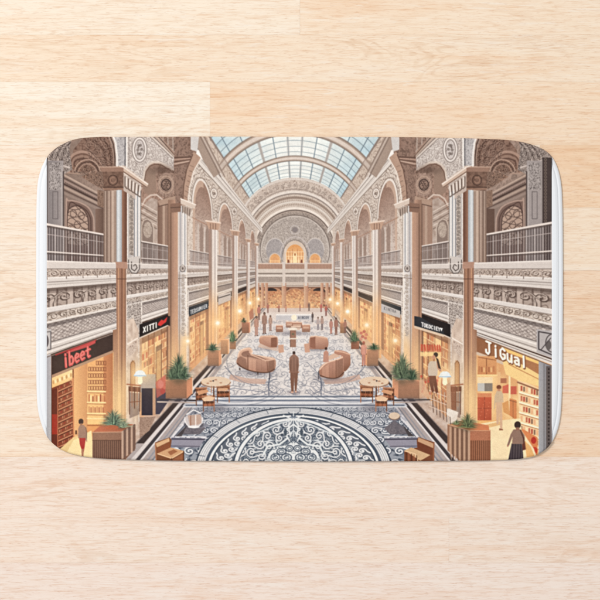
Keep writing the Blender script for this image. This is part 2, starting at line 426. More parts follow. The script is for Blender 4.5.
# arches over the gallery, bay by bay
def bay(x0, x1, spring, peak, rim=1.5):
    z0, z1 = 1/(VX-x0), 1/(VX-x1); zc, hz = (z0+z1)/2, (z1-z0)/2
    def ar(g, n=26):
        o = []
        for i in range(n+1):
            t = math.pi*i/n
            z = zc-hz*g*math.cos(t); x = VX-1/z
            o.append(wp(x, spring+(peak-spring)*g*math.sin(t)))
        return o
    a = ar(1.)
    P([wp(x0,.03)]+a+[wp(x1,.03)], lambda X,Y: mix(mix(C(178,148,132), C(222,210,203), np.clip(((Y-VY)/wk(X)+.85)/.6,0,1)), C(140,112,98), .42*(1-carve(X*.42,Y*.42,3,1.8))), 1, True)
    # far jamb, deep arch soffit
    i = ar(.80)
    P([wp(x0,.03)]+a[:14]+i[:14][::-1]+[(i[0][0]-1+1, wp(x0,.03)[1])], (214,190,174), .8, True)
    # gallery back wall: blind windows
    xm = x0+(x1-x0)*.62; w = (x1-x0)
    for q,cc in ((.28,(214,205,200)),(.62,(220,212,208)),(.86,(190,172,160))):
        xx = x0+w*q; L([(xx, wp(xx,.46)[1]), (xx, wp(xx,.05)[1])], w*.055, cc, .8, True)
    for q in (.45,.74):
        xx = x0+w*q; P([(xx-w*.09,wp(xx,.1)[1]),(xx-w*.09,wp(xx,.42)[1]),(xx,wp(xx,.5)[1]),(xx+w*.09,wp(xx,.42)[1]),(xx+w*.09,wp(xx,.1)[1])], (168,146,134), .8, True)
    L([wp(x0,.50),wp(x1,.50)], .05*w, (186,150,128), .8, True)
    L(ar(1.03), rim, (232,225,220), 1, True); L(ar(1.10), rim*.35, (158,142,132), .8, True)
    return a
bay(193, 212.5, .62, .95, 1.9); bay(219, 233, .60, .93, 1.4); bay(238.3,246.4,.58,.92,1.0); bay(250,255.5,.58,.90,.8)

clip([wp(176,1.08),wp(262,1.08),wp(262,.62),wp(176,.60)], mir([wp(176,1.08),wp(262,1.08),wp(262,.62),wp(176,.60)]))
scrolls(tfw, 150/110., 150/40., .62, 1.06, .052, .22, (158,140,129), (244,238,233), 3, .75, True, .4, kw)
unclip()
for q_ in ((193,212.5,.62,.95,1.9),(219,233,.60,.93,1.4),(238.3,246.4,.58,.92,1.0),(250,255.5,.58,.90,.8)): bay(*q_)
for cx_,v_ in ((214,.93),(234.5,.95)): 
    x_,y_=wp(cx_,v_); s_=(VX-cx_)/80; L(arc(x_,y_,2.6*s_,4.2*s_),.9*s_,(236,230,226),1,True); L(arc(x_,y_,3.4*s_,5.2*s_),.4*s_,(140,122,114),.9,True); spiral(ident,x_,y_,1.6*s_,0,1,.5*s_,(130,112,104),.9,True,tail=0)
# --- bay 2 (between the big piers): pendentive, medallion, brown vault ---
P([(128,130),(181,130),(176,160),(170,262),(139,262),(128,200)], lambda X,Y: mix(C(176,158,148), C(214,206,202), carve(X*.34,Y*.34,21,2.0)), 1, True)
P([(125,132),(148,132),(177,160),(176,172),(160,163),(150,162),(145,170),(146,183),(126,170)], lambda X,Y: mix(C(186,174,170), C(232,227,224), carve(X*.42,Y*.42,8,2.0)), 1, True)
# brown recess under the arch
P([(144,176),(146,167),(151,163),(160,163.5),(176,172),(180,168),(180,262),(140,262),(141,190)], lambda X,Y: mix(C(152,120,104), C(192,164,148), carve(X*.3,Y*.3,5,1.4)), 1, True)
P([(144,178),(150,167),(156,172),(157,192),(150,196),(144,192)], (172,146,130), 1, True)
L([(143.6,180),(145,171),(149,165),(154,162.5),(161,163),(168,167),(177,172.5)], 2.0, (226,216,208), 1, True)
L([(144.6,182),(146.5,172),(150,166.8),(155,164.6),(162,165.4),(176,174.5)], .7, (128,98,84), 1, True)
clip([(126,132),(148,132),(177,160),(176,168),(160,161.5),(150,160.5),(144.5,166),(143.5,180),(126,167)], mir([(126,132),(148,132),(177,160),(176,168),(160,161.5),(150,160.5),(144.5,166),(143.5,180),(126,167)]))
scrolls(ident,126,178,132,182,2.5,.6,(146,132,127),(246,242,239),8,.8)
unclip(); L([(127.6,133),(127.6,166)],.8,(240,237,236),1,True); L([(129.4,134),(129.4,166)],.5,(150,138,134),.9,True)
L([(129.4,134),(147,134),(173,159)],.6,(150,136,130),.9,True)
E(140,150,8,13.4,(204,196,193),1,True)
# medallion on spandrel
L(arc(140,150,6.2,11.3), 1.5, (232,227,225), 1, True); L(arc(140,150,7.4,12.6), .6, (150,138,134), 1, True)
L(arc(140,150,4.9,9.8), .6, (158,146,142), 1, True)
E(140,150,4.4,9.2, lambda X,Y: mix(C(176,166,164), C(226,221,220), carve(X*.62,Y*.62,2,2.4)), 1, True)
for i_ in range(6): spiral(ident,140+1.9*math.cos(i_*1.047),150+4.6*math.sin(i_*1.047),1.5,i_*1.9,1 if i_%2 else -1,.55,(126,112,106),.95,True)
clip([(144,176),(146,167),(151,163),(160,163.5),(176,172),(176,200),(158,200),(144,200)], mir([(144,176),(146,167),(151,163),(160,163.5),(176,172),(176,200),(158,200),(144,200)]))
scrolls(ident,158,178,168,204,2.6,.7,(104,76,64),(196,168,152),15,.7); unclip()
glow(162,170,12,(96,70,60),.55,True,ry=5)
# roundel
E(166.5,185,8.6,12, lambda X,Y: mix(C(140,110,96), C(190,166,152), carve(X*.5,Y*.5,14,2.0)), 1, True)
L(arc(166.5,185,7,8.4), .8, (200,176,160), 1, True); L(arc(166.5,185,4.6,5.4), 1.0, (84,64,58), 1, True)
E(166.5,185,3.9,4.7,(168,140,126),1,True)
for t in range(0,360,60): L(arc(166.5+2.2*math.cos(math.radians(t)),185+2.6*math.sin(math.radians(t)),1.3,1.5,t,t+240,8), .6, (92,70,62), 1, True)
# inner cross-arch and blind window in bay 2
L([(141,208),(146,199),(151,195.5),(157,195),(163,200),(166,206)], 1.6, (216,200,190), 1, True)
P([(141,214),(146,203),(152,198),(158,200),(160,212),(160,262),(140,262)], lambda X,Y: mix(C(182,162,150), C(206,192,184), vn(X*.4,Y*.4)), 1, True)
for i in range(6): L([(141,203+i*3.4),(157,212+i*3.4)], 1.0, [(222,210,202),(150,128,116)][i%2], .9, True)
P([(142,262),(142,224),(144,219),(148,218),(152,221),(154,226),(154,262)], (160,140,130), 1, True)
L([(142,250),(142,226),(144,220.5),(148,219),(152,222),(154,228),(154,250)], 1.2, (208,194,184), 1, True)
E(148,230,4.4,8, lambda X,Y: mix(C(146,124,112), C(214,202,192), carve(X*.8,Y*.8,9,2.0)), 1, True)
B(158,200,171,262, hg((150,118,102),(180,150,132),158,171), 1, True); B(163,204,165.5,262,(196,172,156),1,True); B(168,204,169,262,(120,92,80),1,True)
P([(158,201),(180,195),(180,201),(160,206)],(190,164,146),1,True); L([(159,206.6),(180,201.6)],.8,(116,88,76),1,True)
# converging mouldings over bay 2
for i,(c,w) in enumerate(((( 222,212,205),1.3),((150,130,120),.8),((200,182,170),1.6),((120,94,82),.9),((184,158,142),1.5))):
    o=i*1.9; L([(146+o*1.0,132-1.0*i),(177+o*.3,160.5-o*.15)], w, c, 1, True)
P([(156,132),(177,132),(177,154)], lambda X,Y: mix(C(128,102,90),C(176,150,136),carve(X*.4,Y*.3,31,1.5)),1,True)
for x in (163,168,173): L([(x,133),(x+.5,133+(x-156)*1.0)],1.0,(206,194,186),.8,True)

# --- bay 1: foreground gallery with brown vault ---
P([(38,130),(121,130),(118,262),(38,262)], lambda X,Y: mix(C(134,110,99), C(190,168,155), .25+.6*carve(X*.22,Y*.22,17,1.6)*sm(50,120,X)+.15*vn(X*.5,Y*.5)), 1, True)
P([(72,168),(74,150),(84,138),(108,136),(113,150),(114,170),(100,174),(86,170)], lambda X,Y: mix(C(112,80,68), C(164,132,116), carve(X*.2,Y*.28,19,1.8)), 1, True)
for r,c,w in ((1.0,(186,158,142),2.6),(.86,(134,100,86),1.4),(.72,(172,142,126),1.6),(.56,(110,80,70),1.2)):
    L(so([(82-12*r,173-1*r),(80-9*r,168-9*r),(82-4*r,168-15*r),(86+2*r,168-15*r),(93+6*r,170-9*r),(97+8*r,172-2*r)]), w, c, .95, True)
for i in range(5): L([(90+i*5,141-i*.6),(101+i*3.2,150+i*1),(104+i*2.6,162+i*1.5)], 1.0, [(176,148,132),(98,70,60)][i%2], .8, True)
P([(72,169),(80,161),(96,164),(104,170),(102,176),(84,173)], lambda X,Y: mix(C(92,64,54),C(176,140,120),carve(X*.6,Y*.5,6,1.8)),1,True)
P([(82,177),(92,172),(105,170),(105,190),(98,187)], lambda X,Y: mix(C(100,72,60),C(186,154,134),carve(X*.55,Y*.55,26,1.9)),1,True)
L([(66,173),(84,174.5),(104,168)],1.0,(188,162,146),1,True)
clip([(84,138),(108,136),(113,150),(114,166),(100,174),(90,160)], mir([(84,138),(108,136),(113,150),(114,166),(100,174),(90,160)]))
scrolls(ident,86,116,136,172,3.2,.8,(84,58,50),(190,162,146),21,.75); unclip()
clip([(72,169),(80,161),(96,164),(104,170),(105,190),(98,187),(84,176)], mir([(72,169),(80,161),(96,164),(104,170),(105,190),(98,187),(84,176)]))
scrolls(ident,76,106,162,190,2.2,.65,(78,54,46),(198,170,152),22,.8); unclip()
for r_,c_ in ((12,(200,174,158)),(10.2,(104,76,66)),(8.6,(184,156,140))): L(arc(88,175,r_*1.1,r_*1.25,15,165,18),1.1,c_,.9,True)
# side wall of the loggia, mouldings, traceried window
P([(64,173),(105,196),(105,262),(64,262)], vg((150,128,118),(176,156,146),180,262), 1, True)
for i,(c,w) in enumerate((((196,176,164),2.0),((112,88,80),1.0),((178,156,146),2.6),((94,72,66),1.4),((188,168,156),2.2),((116,92,84),1.0),((170,150,140),2.2))):
    L([(64,175+i*3.0),(104,196.5+i*2.6-i*.1)], w, c, 1, True)
for i in range(20):
    x=66+i*1.8; L([(x,182.6+i*.95),(x+.9,183.8+i*.95)],.8,(110,88,80),.9,True)
P([(66,262),(66,205),(68,201),(78,201),(88,206),(93,214),(95,224),(95,262)], (142,114,104), 1, True)
L(so([(67,262),(67,204),(69,201),(78,202),(88,207),(93,215),(94.5,225),(94.5,262)]), 1.4, (190,166,154), 1, True)
L(so([(69.5,262),(69.5,207),(78,205.5),(86,210),(90.5,217),(91.5,226),(91.5,262)]), 1.0, (104,78,70), 1, True)
P([(68,244),(68,216),(70,209),(77,206),(84,210),(88,217),(89,228),(89,246)], (196,172,158), 1, True)
L(so([(68,244),(68,216),(70,209),(77,206),(84,210),(88,217),(89,228),(89,246)]), .8, (98,74,68), 1, True)
clip([(68,244),(68,216),(70,209),(77,206),(84,210),(88,217),(89,228),(89,246)], mir([(68,244),(68,216),(70,209),(77,206),(84,210),(88,217),(89,228),(89,246)]))
for i in range(7):
    L(so([(64,206+i*7),(76,210+i*7.4),(93,204+i*7.6)]), .65, (104,80,72), .9, True)
    L(so([(64,214+i*7),(72,204+i*7),(84,214+i*7.4),(93,222+i*7)]), .65, (104,80,72), .9, True)
unclip()
for a_,b_ in ((74,214),(82,216),(78,225),(73,230),(84,232),(79,238)): L(arc(a_,b_,3,3.8),.7,(120,94,84),.9,True)
P([(98,190),(106,192),(106,209),(98,206)], lambda X,Y: mix(C(104,76,64),C(176,146,126),carve(X*.8,Y*.8,16,2)),1,True)
B(96,209,105,262,hg((150,120,106),(120,92,80),96,105),1,True)
# light pier at the picture's edge and carved spandrel above it
P([(38,130),(74,130),(70,150),(73,170),(64,175),(38,160)], lambda X,Y: mix(C(112,96,92), C(196,184,178), carve(X*.30+Y*.1,Y*.34,40,1.9)), 1, True)
clip([(38,130),(74,130),(70,150),(73,170),(64,175),(48,160),(38,160)], mir([(38,130),(74,130),(70,150),(73,170),(64,175),(48,160),(38,160)]))
for i in range(9): L(so([(46+i*3.2,166-i*1.2),(52+i*3,152-i*1.0),(62+i*2.4,141)]),1.1,[(206,194,188),(96,80,76)][i%2],.85,True)
scrolls(ident,46,74,138,172,2.8,.8,(84,70,66),(216,204,198),23,.7); unclip()
L([(47,160),(58,164),(70,168)],1.8,(206,196,192),1,True)
B(48,161,64,262, hg((150,142,144),(178,170,170),48,64), 1, True)
B(50,163,62,190, lambda X,Y: mix(C(98,88,88),C(190,183,182),sm(.35,.6,carve(X*.75,Y*.6,44,1.7))), 1, True)
L([(53.5,192),(53.5,219),(58.5,219),(58.5,192),(53.5,192)],.6,(116,106,108),1,True)
L([(64,172),(64,262)],1.3,(104,90,88),1,True); L([(62.6,166),(62.6,262)],.6,(206,200,198),1,True)
B(38,158,48.6,262,(86,72,70),1,True)
for i in range(30): L(arc(45.2,160+i*3.4,1.1,1.2,n=8),.6,(150,132,120),.9,True)
L([(48.4,160),(48.4,262)],.7,(150,140,138),.9,True)

# --- balcony rail of bay 1 and bay 2, bay 3.. ---
def rail(x0, x1, n, tone, light, thick):
    band(.03,.175,x0,x1,tone,.42)
    for i in range(n):
        x = x0+(x1-x0)*(i+.5)/n; s_ = thick*(VX-x)/240
        L([(wp(x,.17)[0]+s_*.6,wp(x,.17)[1]),(wp(x,.03)[0]+s_*.6,wp(x,.03)[1])], s_*.55, (96,82,80), .6, True)
        L([wp(x,.175),wp(x,.03)], s_*(.75 if i%3==0 else .45), light, .95 if i%3==0 else .6, True)
    for v,w in ((.18,1.7),(.07,1.1)):
        vline(v-.008,x0,x1,w,(110,94,90),.7); vline(v,x0,x1,w,(230,222,218))
    vline(.14,x0,x1,.7,(200,190,188),.8)
rail(38,112.5,27,(104,90,92),(206,198,197),1.5)
rail(142,170,17,(124,110,110),(210,202,200),1.4)
for x0,x1,n in ((190,209,14),(218,232,10),(238,246,7),(250,255,5)): rail(x0,x1,n,(168,156,156),(226,218,214),1.2)

# --- entablature courses below the gallery ---
band(.032,-.002,38,LW,(222,215,212))
band(-.002,-.036,38,LW,wallorn((138,116,104),(222,210,202),52,64,carve,12,2.0))
band(-.036,-.083,38,LW,(226,220,217))
for v,w,c in ((.032,1.0,(240,235,232)),(.0,.8,(168,156,150)),(-.036,.9,(240,236,234)),(-.054,.8,(176,166,162)),(-.064,.8,(200,192,188)),(-.082,1.6,(140,122,114))): vline(v,38,LW,w,c)
runscroll(-.002,-.036,38,LW,(120,98,88),(238,230,224))
def frieze(X,Y):
    k=wk(X); u=150/k*46; v=(VY-Y)/k
    t=carve(150/k*40,v*40,3,1.9); bar=np.abs((u/2.2)-np.floor(u/2.2)-.5)*2
    c=mix(C(140,118,108),C(200,186,178),t)
    c=mix(c,C(206,192,184),sm(.55,.75,bar)); return mix(c,C(118,98,90),sm(.12,.04,np.abs(bar-.55))*.6)
band(-.083,-.160,38,LW,frieze)
runscroll(-.092,-.150,38,LW,(104,84,76),(216,204,196))
band(-.083,-.100,38,LW,(104,84,76),.35); band(-.083,-.092,38,LW,(90,70,62),.4)
band(-.160,-.178,38,LW,(228,223,221)); 
band(-.178,-.216,38,LW,wallorn((150,132,120),(230,220,212),44,50,carve,22,1.8))
runscroll(-.180,-.214,38,LW,(120,100,90),(242,236,230))
for v,w,c in ((-.158,.9,(236,232,230)),(-.178,.7,(178,166,160)),(-.216,1.5,(230,225,222)),(-.224,1.0,(128,112,106))): vline(v,38,LW,w,c)
def lattice(X,Y):
    k=wk(X); u=150/k; v=(VY-Y)/k
    t=carve(u*64,v*64,37,2.2); d=np.abs(np.sin((u*62+v*62)*3.1416)*np.sin((u*62-v*62)*3.1416))
    return mix(C(140,126,122),C(222,214,210),(.55*t+.45*sm(.1,.6,d))*(.4+.6*sm(30,120,k)))
band(-.222,-.300,38,LW,lattice)
band(-.222,-.238,38,LW,(96,82,80),.45)
band(-.300,-.352,38,LW,(222,216,213))
for v,w,c in ((-.300,.9,(150,140,138)),(-.312,1.2,(240,236,234)),(-.328,.8,(172,162,158)),(-.338,1.0,(236,231,228)),(-.352,1.6,(96,72,62))): vline(v,38,LW,w,c)
# carved bracket panels beside the second and third pier
for x0,x1 in ((127.5,142),(181,188.5)):
    P([wp(x0,-.20),wp(x1,-.20),wp(x1,-.42),wp(x0,-.62)], wallorn((148,134,128),(226,218,212),50,50,carve,33,2.0),1,True)
    L([wp(x0,-.20),wp(x0,-.64)],.9,(236,231,228),1,True); L([wp(x1,-.2),wp(x1,-.42),wp(x1-2,-.50),wp(x0+1.5,-.62)],1.2,(232,226,222),1,True)
    L([wp(x1-1.4,-.22),wp(x1-1.4,-.40)],.6,(140,126,120),.9,True)
for x0,x1 in ((127.5,142),(181,188.5)):
    clip([wp(x0,-.20),wp(x1,-.20),wp(x1,-.42),wp(x0,-.62)], mir([wp(x0,-.20),wp(x1,-.20),wp(x1,-.42),wp(x0,-.62)]))
    scrolls(tfw,150/(VX-x0),150/(VX-x1),-.62,-.20,.014,.35,(118,102,96),(244,239,235),41,.85,True,.3,kw); unclip()
# =============================================================== shops along the walls (ground floor)
def shop(x0, x1, seed, top=-.44):
    w=x1-x0
    def f(X,Y):
        k=wk(X); v=(VY-Y)/k
        c=mix(C(252,222,176),C(226,172,124),np.clip((-v-.42)/.5,0,1))
        return mix(c,C(190,130,92),.5*vn(X*.28,Y*.28,seed)*vn(X*.9,Y*.9,seed+1))
    band(top,-1.0,x0,x1,f)
    r=np.random.RandomState(seed)
    for side in (0,1):
        g=(lambda q:q) if side==0 else mir
        xa=x0+w*.06
        while xa < x1-w*.12:                      # cases of shelves, one after another
            xb=min(xa+w*(.16+.12*r.rand()),x1-w*.05)
            cc=[(214,150,100),(240,196,140),(196,128,84),(250,220,170)][r.randint(4)]
            P(g([wp(xa,-.47),wp(xb,-.47),wp(xb,-.90),wp(xa,-.90)]),cc,.55)
            v=-.49
            while v>-.88:
                h_=.030+.02*r.rand(); x=xa+.3
                while x<xb-.5:
                    s=(.35+.8*r.rand())*(VX-x)/120; c=[(176,92,62),(250,228,184),(150,96,72),(232,170,110),(255,220,160),(204,92,74),(222,190,160)][r.randint(7)]
                    if r.rand()<.62: P(g([wp(x,v),wp(min(x+s,xb),v),wp(min(x+s,xb),v-h_),wp(x,v-h_)]),c,.7)
                    x+=s*1.15
                L(g([wp(xa,v-h_-.004),wp(xb,v-h_-.004)]),.5*(VX-x0)/110,(255,232,188),.8); v-=h_+.018+.02*r.rand()
            L(g([wp(xb,-.45),wp(xb,-.95)]),.7*(VX-x0)/120,(176,116,80),.8)
            xa=xb+w*.02*r.rand()
        P(g([wp(x0,top),wp(x1,top),wp(x1,top-.05),wp(x0,top-.05)]),(120,78,58),.5); P(g([wp(x0,top),wp(x0+w*.07,top),wp(x0+w*.07,-1.0),wp(x0,-1.0)]),(206,176,150),.8)
        xd=x0+w*(.38+.2*r.rand()); P(g([wp(xd,-.56),wp(xd+w*.2,-.56),wp(xd+w*.2,-.97),wp(xd,-.97)]),(104,66,50),.55); P(g([wp(xd+w*.03,-.60),wp(xd+w*.17,-.60),wp(xd+w*.17,-.97),wp(xd+w*.03,-.97)]),(250,206,146),.6)
        P(g([wp(x1-w*.13,top),wp(x1,top),wp(x1,-1.0),wp(x1-w*.13,-1.0)]),(140,98,76),.85)
        P(g([wp(x0,-.92),wp(x1,-.92),wp(x1,-1.0),wp(x0,-1.0)]),(232,186,142),.7)
shop(140,171,3); shop(189,209,4); shop(217.5,232,5); shop(237.5,247,6); shop(249.5,256,7)
# fascias
band(-.357,-.44,140,171,(52,44,44)); 
for x0,x1 in ((217.5,232),(237.5,247)): band(-.36,-.43,x0,x1,(74,62,60))
band(-.36,-.43,189,209,(66,68,74))
vline(-.445,140,171,1.6,(226,214,204)); vline(-.435,189,209,1.2,(214,200,190))
# --- big shops at the two near ends ---
def warm(X,Y): return mix(C(252,222,170),C(232,178,122),vn(X*.12,Y*.1,3))
P([(47,358),(114,334),(114,466),(47,466)], warm, 1, False)
# interior: pillar, shelves
B(74,352,88,440,hg((244,196,140),(222,164,110),74,88)); B(73,366,74.4,432,(160,96,60))
P([(52,374),(73,366),(73,378),(52,390)], vg((255,236,190),(248,204,140),366,388))
for i in range(9): E(54+i*2.2,382-i*.9,1.0,2.0,[(214,170,110),(255,240,200)][i%2],.8)
P([(52,388),(72,380),(74.5,436),(60,449),(52,452)], (148,72,46))
P([(51.5,390),(58,388),(58,448),(51.5,440)], (122,52,38)); B(52,414,58,434,(196,56,40),.8)
for i in range(10):
    y=388+i*6.2
    L([(59,y+3),(73,y-3.4)],1.1,(214,150,110)); L([(59,y+4.4),(73,y-2.0)],.7,(96,44,32))
    for j in range(9): B(60+j*1.5,y-.6-j*.68-1.4,60.9+j*1.5,y-.6-j*.68+1.2,[(206,120,84),(232,176,136),(170,80,54),(188,60,48)][(i*3+j*7)%4],.8)
L([(58.4,388),(58.4,449)],1.0,(196,116,78)); L([(73.6,378),(74.4,438)],1.2,(222,150,98))
P([(60,449),(74,437),(88,432),(92,466),(60,466)],(240,214,160))
B(88,358,107,426,vg((244,190,128),(250,214,150),358,426)); B(104,352,113.5,430,hg((222,158,104),(202,136,88),104,113))
for i,y in enumerate((361,367,373.5,380,386)):
    for j in range(7):
        if i==0 and j<3: continue
        L([(89+j*2.6,y),(89+j*2.6,y+3.8),(90.8+j*2.6,y+3.8),(90.8+j*2.6,y),(89+j*2.6,y)],.6,(150,82,52),.8)
for y in (391,402,413,418): L([(88,y),(106,y+.4)],1.3,(255,232,180))
for y in (392.5,403.5,414.5): L([(88,y),(106,y+.4)],.7,(176,104,64),.8)
for i in range(9): B(89+i*1.9,394+(i%3),90.4+i*1.9,401.5,[(206,130,84),(255,230,184),(180,98,66),(232,170,120)][i%4])
for i in range(8): B(89+i*2,406+(i%2),90.5+i*2,412.5,[(214,150,100),(190,110,76)][i%2],.8)
P([(88,424),(108,424),(112,432),(93,436),(88,432)],(236,170,104)); L([(88,425),(107,425)],1.2,(190,116,64))
P([(74,440),(92,430),(95,466),(60,466)],(250,232,184)); P([(95,430),(113,424),(119,466),(95,466)],(232,196,150))
B(75.8,430,77.6,434,(120,70,50))
# left shop: fascia with name, brown ground
P([(52,356),(113.5,334),(113.5,350.5),(52,375.5)], (82,62,56))
P([(52,375),(113.5,350),(113.5,352.6),(52,378)], (196,160,130))
P([(56,353.5),(97,338.5),(97,340.5),(89,345),(70,350.5),(56,355.5)], (196,62,62)); P([(67,352),(96,340),(96,343),(88,347),(67,353.5)],(214,92,90))
# pale jamb of the left shop front
P([(47,352),(52.4,355),(52.4,466),(38,466),(38,352)], hg((172,174,184),(196,192,196),46,52)); L([(52.2,356),(52.2,462)],.7,(120,90,80)); 
P([(38,329),(52,329),(52,350),(38,353)], (206,202,202)); L([(46,332),(51.5,331.5),(51.5,349),(46,350.5)],.9,(122,114,116)); E(47,341,2.4,6,(110,100,104)); 
P([(46,356),(110,332.5),(112,331),(112,329),(46,352)],(230,224,221)); L([(47,354.6),(112,331.8)],.6,(170,156,150)); L([(47,357.2),(112,333.6)],.8,(140,116,104))

# right shop
P([(476,335),(476,466),(552,466),(552,360)], warm)
P([(472,334),(538,358),(538,375),(472,350)], hg((168,112,76),(196,140,92),472,538)); P([(500,346),(538,360),(538,364),(506,352)],(252,214,140))
P([(472,350),(538,374),(538,378),(472,353)], (222,200,180))
B(477,356,496,375,vg((232,178,122),(222,158,100),356,375)); L([(486,358),(486,374)],.8,(168,104,64)); L([(478,357),(495,360)],.8,(180,116,72))
for i in range(7): B(478+i*2.4,366+(i%3)*.7,479.6+i*2.4,372,[(206,140,88),(188,116,72),(244,206,150)][i%3],.8)
L([(477,375),(497,375)],1.4,(255,226,170)); B(477,377,492,383,(246,226,190)); P([(477,383),(484,383),(492,391),(477,391)],(206,206,206)); B(484,383,492,391,(150,140,132))
B(477,396,491,420,vg((214,96,60),(196,84,52),396,420)); B(477,393,491,397,(226,150,100)); L([(484,397),(484,420)],.5,(160,60,40)); L([(477,408),(491,408)],.5,(160,60,40))
for i in range(12): E(479+(i*5)%11,399+i*1.8,.5,.5,(240,150,110),.8)
B(477,420,497,424,(244,190,120)); B(497,372,500,422,(240,200,150)); 
B(500,378,506,383,(190,120,84)); P([(502,386),(508,384),(508,393),(502,393)],(222,104,80)); B(502,393,508,406,(246,208,160)); B(510,386,516,394,(214,96,74)); B(508,372,510,410,(255,232,190))
P([(509,398),(516,400),(516,420),(509,415)],(222,140,78)); L([(509,400),(516,402)],.6,(150,82,46)); L([(512.5,400),(512.5,418)],.5,(160,90,50))
P([(502,403),(508,400),(509,415),(503,412)],(226,164,96))
P([(517,378),(538,388),(538,448),(519,430)],(250,220,178))
P([(500,352),(538,374),(538,386),(517,380),(505,374)],(252,222,160)); L([(508,364),(538,379)],.9,(214,160,100)); L([(517,382),(538,390)],1.6,(170,116,84))
for i in range(6):
    ya=392+i*10
    L([(519,ya),(538,ya+5.5)],1.5,(255,246,226)); L([(519,ya+1.5),(538,ya+7)],.7,(196,140,100))
    for j in range(7):
        x=520+j*2.6; y=ya-6.4+j*.75; B(x,y,x+1.8,y+5.0,[(196,72,56),(240,190,150),(206,112,84),(150,110,90),(255,232,200)][(i*2+j*3)%5],.9)
P([(521,428),(537,437),(537,456),(524,444)],(232,150,90)); E(533,440,2.6,3.4,(206,60,46)); E(527,446,3,3,(240,180,110)); E(534,450,3,3.4,(214,76,50))
P([(476,424),(500,420),(520,418),(521,430),(533,448),(540,466),(476,466)], lambda X,Y: mix(C(252,236,200),C(244,226,190),vn(X*.15,Y*.15)))
P([(478,426),(500,421),(502,424),(486,428)],(236,196,140))
# right jamb: grey pilaster and beaded dark strip
P([(538,360),(552,366),(552,466),(538,466)], hg((186,186,192),(160,160,168),538,546)); B(545.4,366,552,466,(112,100,100)); L([(543.4,364),(543.4,462)],.6,(110,104,108))
for i in range(26): B(547.4,368+i*3.7,548.8,370+i*3.7,(58,48,48))
L([(550.6,366),(550.6,462)],.7,(170,160,160))
P([(536,329),(552,331),(552,358),(536,352)],(196,192,194)); L([(552,334),(538,331.5),(538,349),(552,355)],1.3,(96,88,92)); L(arc(552,343,7,9,100,260),1.1,(104,96,98)); E(548,345,2.6,5,(120,112,112)); L([(540,350),(550,338)],.9,(92,84,88))
P([(472,331),(552,360),(552,365),(472,334)],(228,223,220)); L([(472,333),(552,362)],.8,(164,150,144)); L([(472,335),(552,366)],.8,(140,112,98))

# =============================================================== floor
def floor(X,Y):
    k=np.maximum(Y-VY,1); fx=(X-VX)/k; Z=150/k
    t=carve(fx*13,Z*13,50,2.1); am=.35+.65*sm(60,140,k)
    c=mix(C(228,225,228),C(160,168,184),(1-t)*am*.7)
    c=mix(c,C(214,206,206),vn(fx*3,Z*2,2)*.6)
    return mix(c,C(222,198,184),sm(60,36,k)*.6)
P([(257,308),(333,308),(333+37,345),(493,466),(97,466),(220,345)], floor)
def fl(x0,z0,x1,z1): pass
def fp(X_,y): return (VX+X_*(y-VY), y)
def strip(X0,X1,y0,y1,col,a=1.):
    P([fp(-X0,y0),fp(-X1,y0),fp(-X1,y1),fp(-X0,y1)],col,a,True)
strip(1.02,.74,308,466,(190,180,180))
strip(1.02,.915,308,466,lambda X,Y: mix(C(196,170,154),C(222,206,196),vn(X*.3,Y*.3,1)))
strip(.915,.905,308,466,(150,134,130)); strip(.908,.866,322,443,(78,64,62)); strip(.862,.838,308,466,(222,216,216)); strip(.835,.812,308,466,(84,76,80))
strip(.812,.80,308,466,(226,222,224)); strip(.775,.765,308,466,(168,166,174)); strip(.75,.74,308,466,(150,150,160))
# inner field: scrollwork, darker lines
def field(X,Y):
    k=np.maximum(Y-VY,1); fx=(X-VX)/k; Z=150/k
    t=carve(fx*13,Z*14,61,2.0); 
    c=mix(C(112,124,144),C(224,228,234),sm(.25,.6,t))
    return mix(c,C(178,180,190),.22)
strip(.72,-.72,406,466,field)
strip(.725,.70,406,466,(196,194,204))
strip(.72,-.72,406,466,(150,158,172),.45)
tff = lambda X_, Z_: (VX+X_*150/Z_, VY+150/Z_)
kf = lambda Z_: 150/Z_
FQ = [fp(-.72,406.5),fp(.72,406.5),fp(.72,466),fp(-.72,466)]
clip(FQ)
for j_,y_ in enumerate((409.5,415.5,422.5,430.5,440,451,463)):
    r_=2.5+j_*.62; n_=int(270/(r_*2.3))
    for i_ in range(n_):
        x_=VX-.72*(y_-VY)+(i_+.5+(j_%2)*.5)*2*.72*(y_-VY)/n_
        tl=lambda X_,Y_,yc=y_: (X_, yc+(Y_-yc)*.72)
        ph=(i_*2.4+j_*1.7); d_=1 if (i_+j_)%2 else -1
        spiral(tl,x_,y_,r_,ph,d_,r_*.46,(88,100,122),.85); spiral(tl,x_-.3,y_-.4,r_,ph,d_,r_*.27,(232,235,240),.95)
        for e_ in (1.4,3.0): L([tl(x_+r_*math.cos(ph+e_),y_+r_*math.sin(ph+e_)),tl(x_+r_*1.6*math.cos(ph+e_+.5),y_+r_*1.6*math.sin(ph+e_+.5))],r_*.4,(74,86,108),.8,False,True)
unclip()
# corner panels with frame
P([(172,437),(206,438),(199,447),(166,447)],(166,164,180),1,True); L([(172,438.6),(205,439)],1.2,(76,74,94),1,True); L([(173,436),(206,436.6)],1.1,(228,228,234),1,True); L([(168,445.6),(200,446)],.7,(96,94,114),1,True)
P([(182,430),(196,420),(206,428),(200,434),(178,434)],(120,112,122),.85,True); P([(176,436),(188,424),(182,436)],(84,76,80),.85,True)
L([(173,436),(190,417),(204,411)],1.4,(226,226,232),.95,True); L([(174.6,436.4),(191,418.6),(204,412.4)],.6,(80,84,104),.95,True)
glow(196,412,9,(110,108,122),.35,True,ry=4)
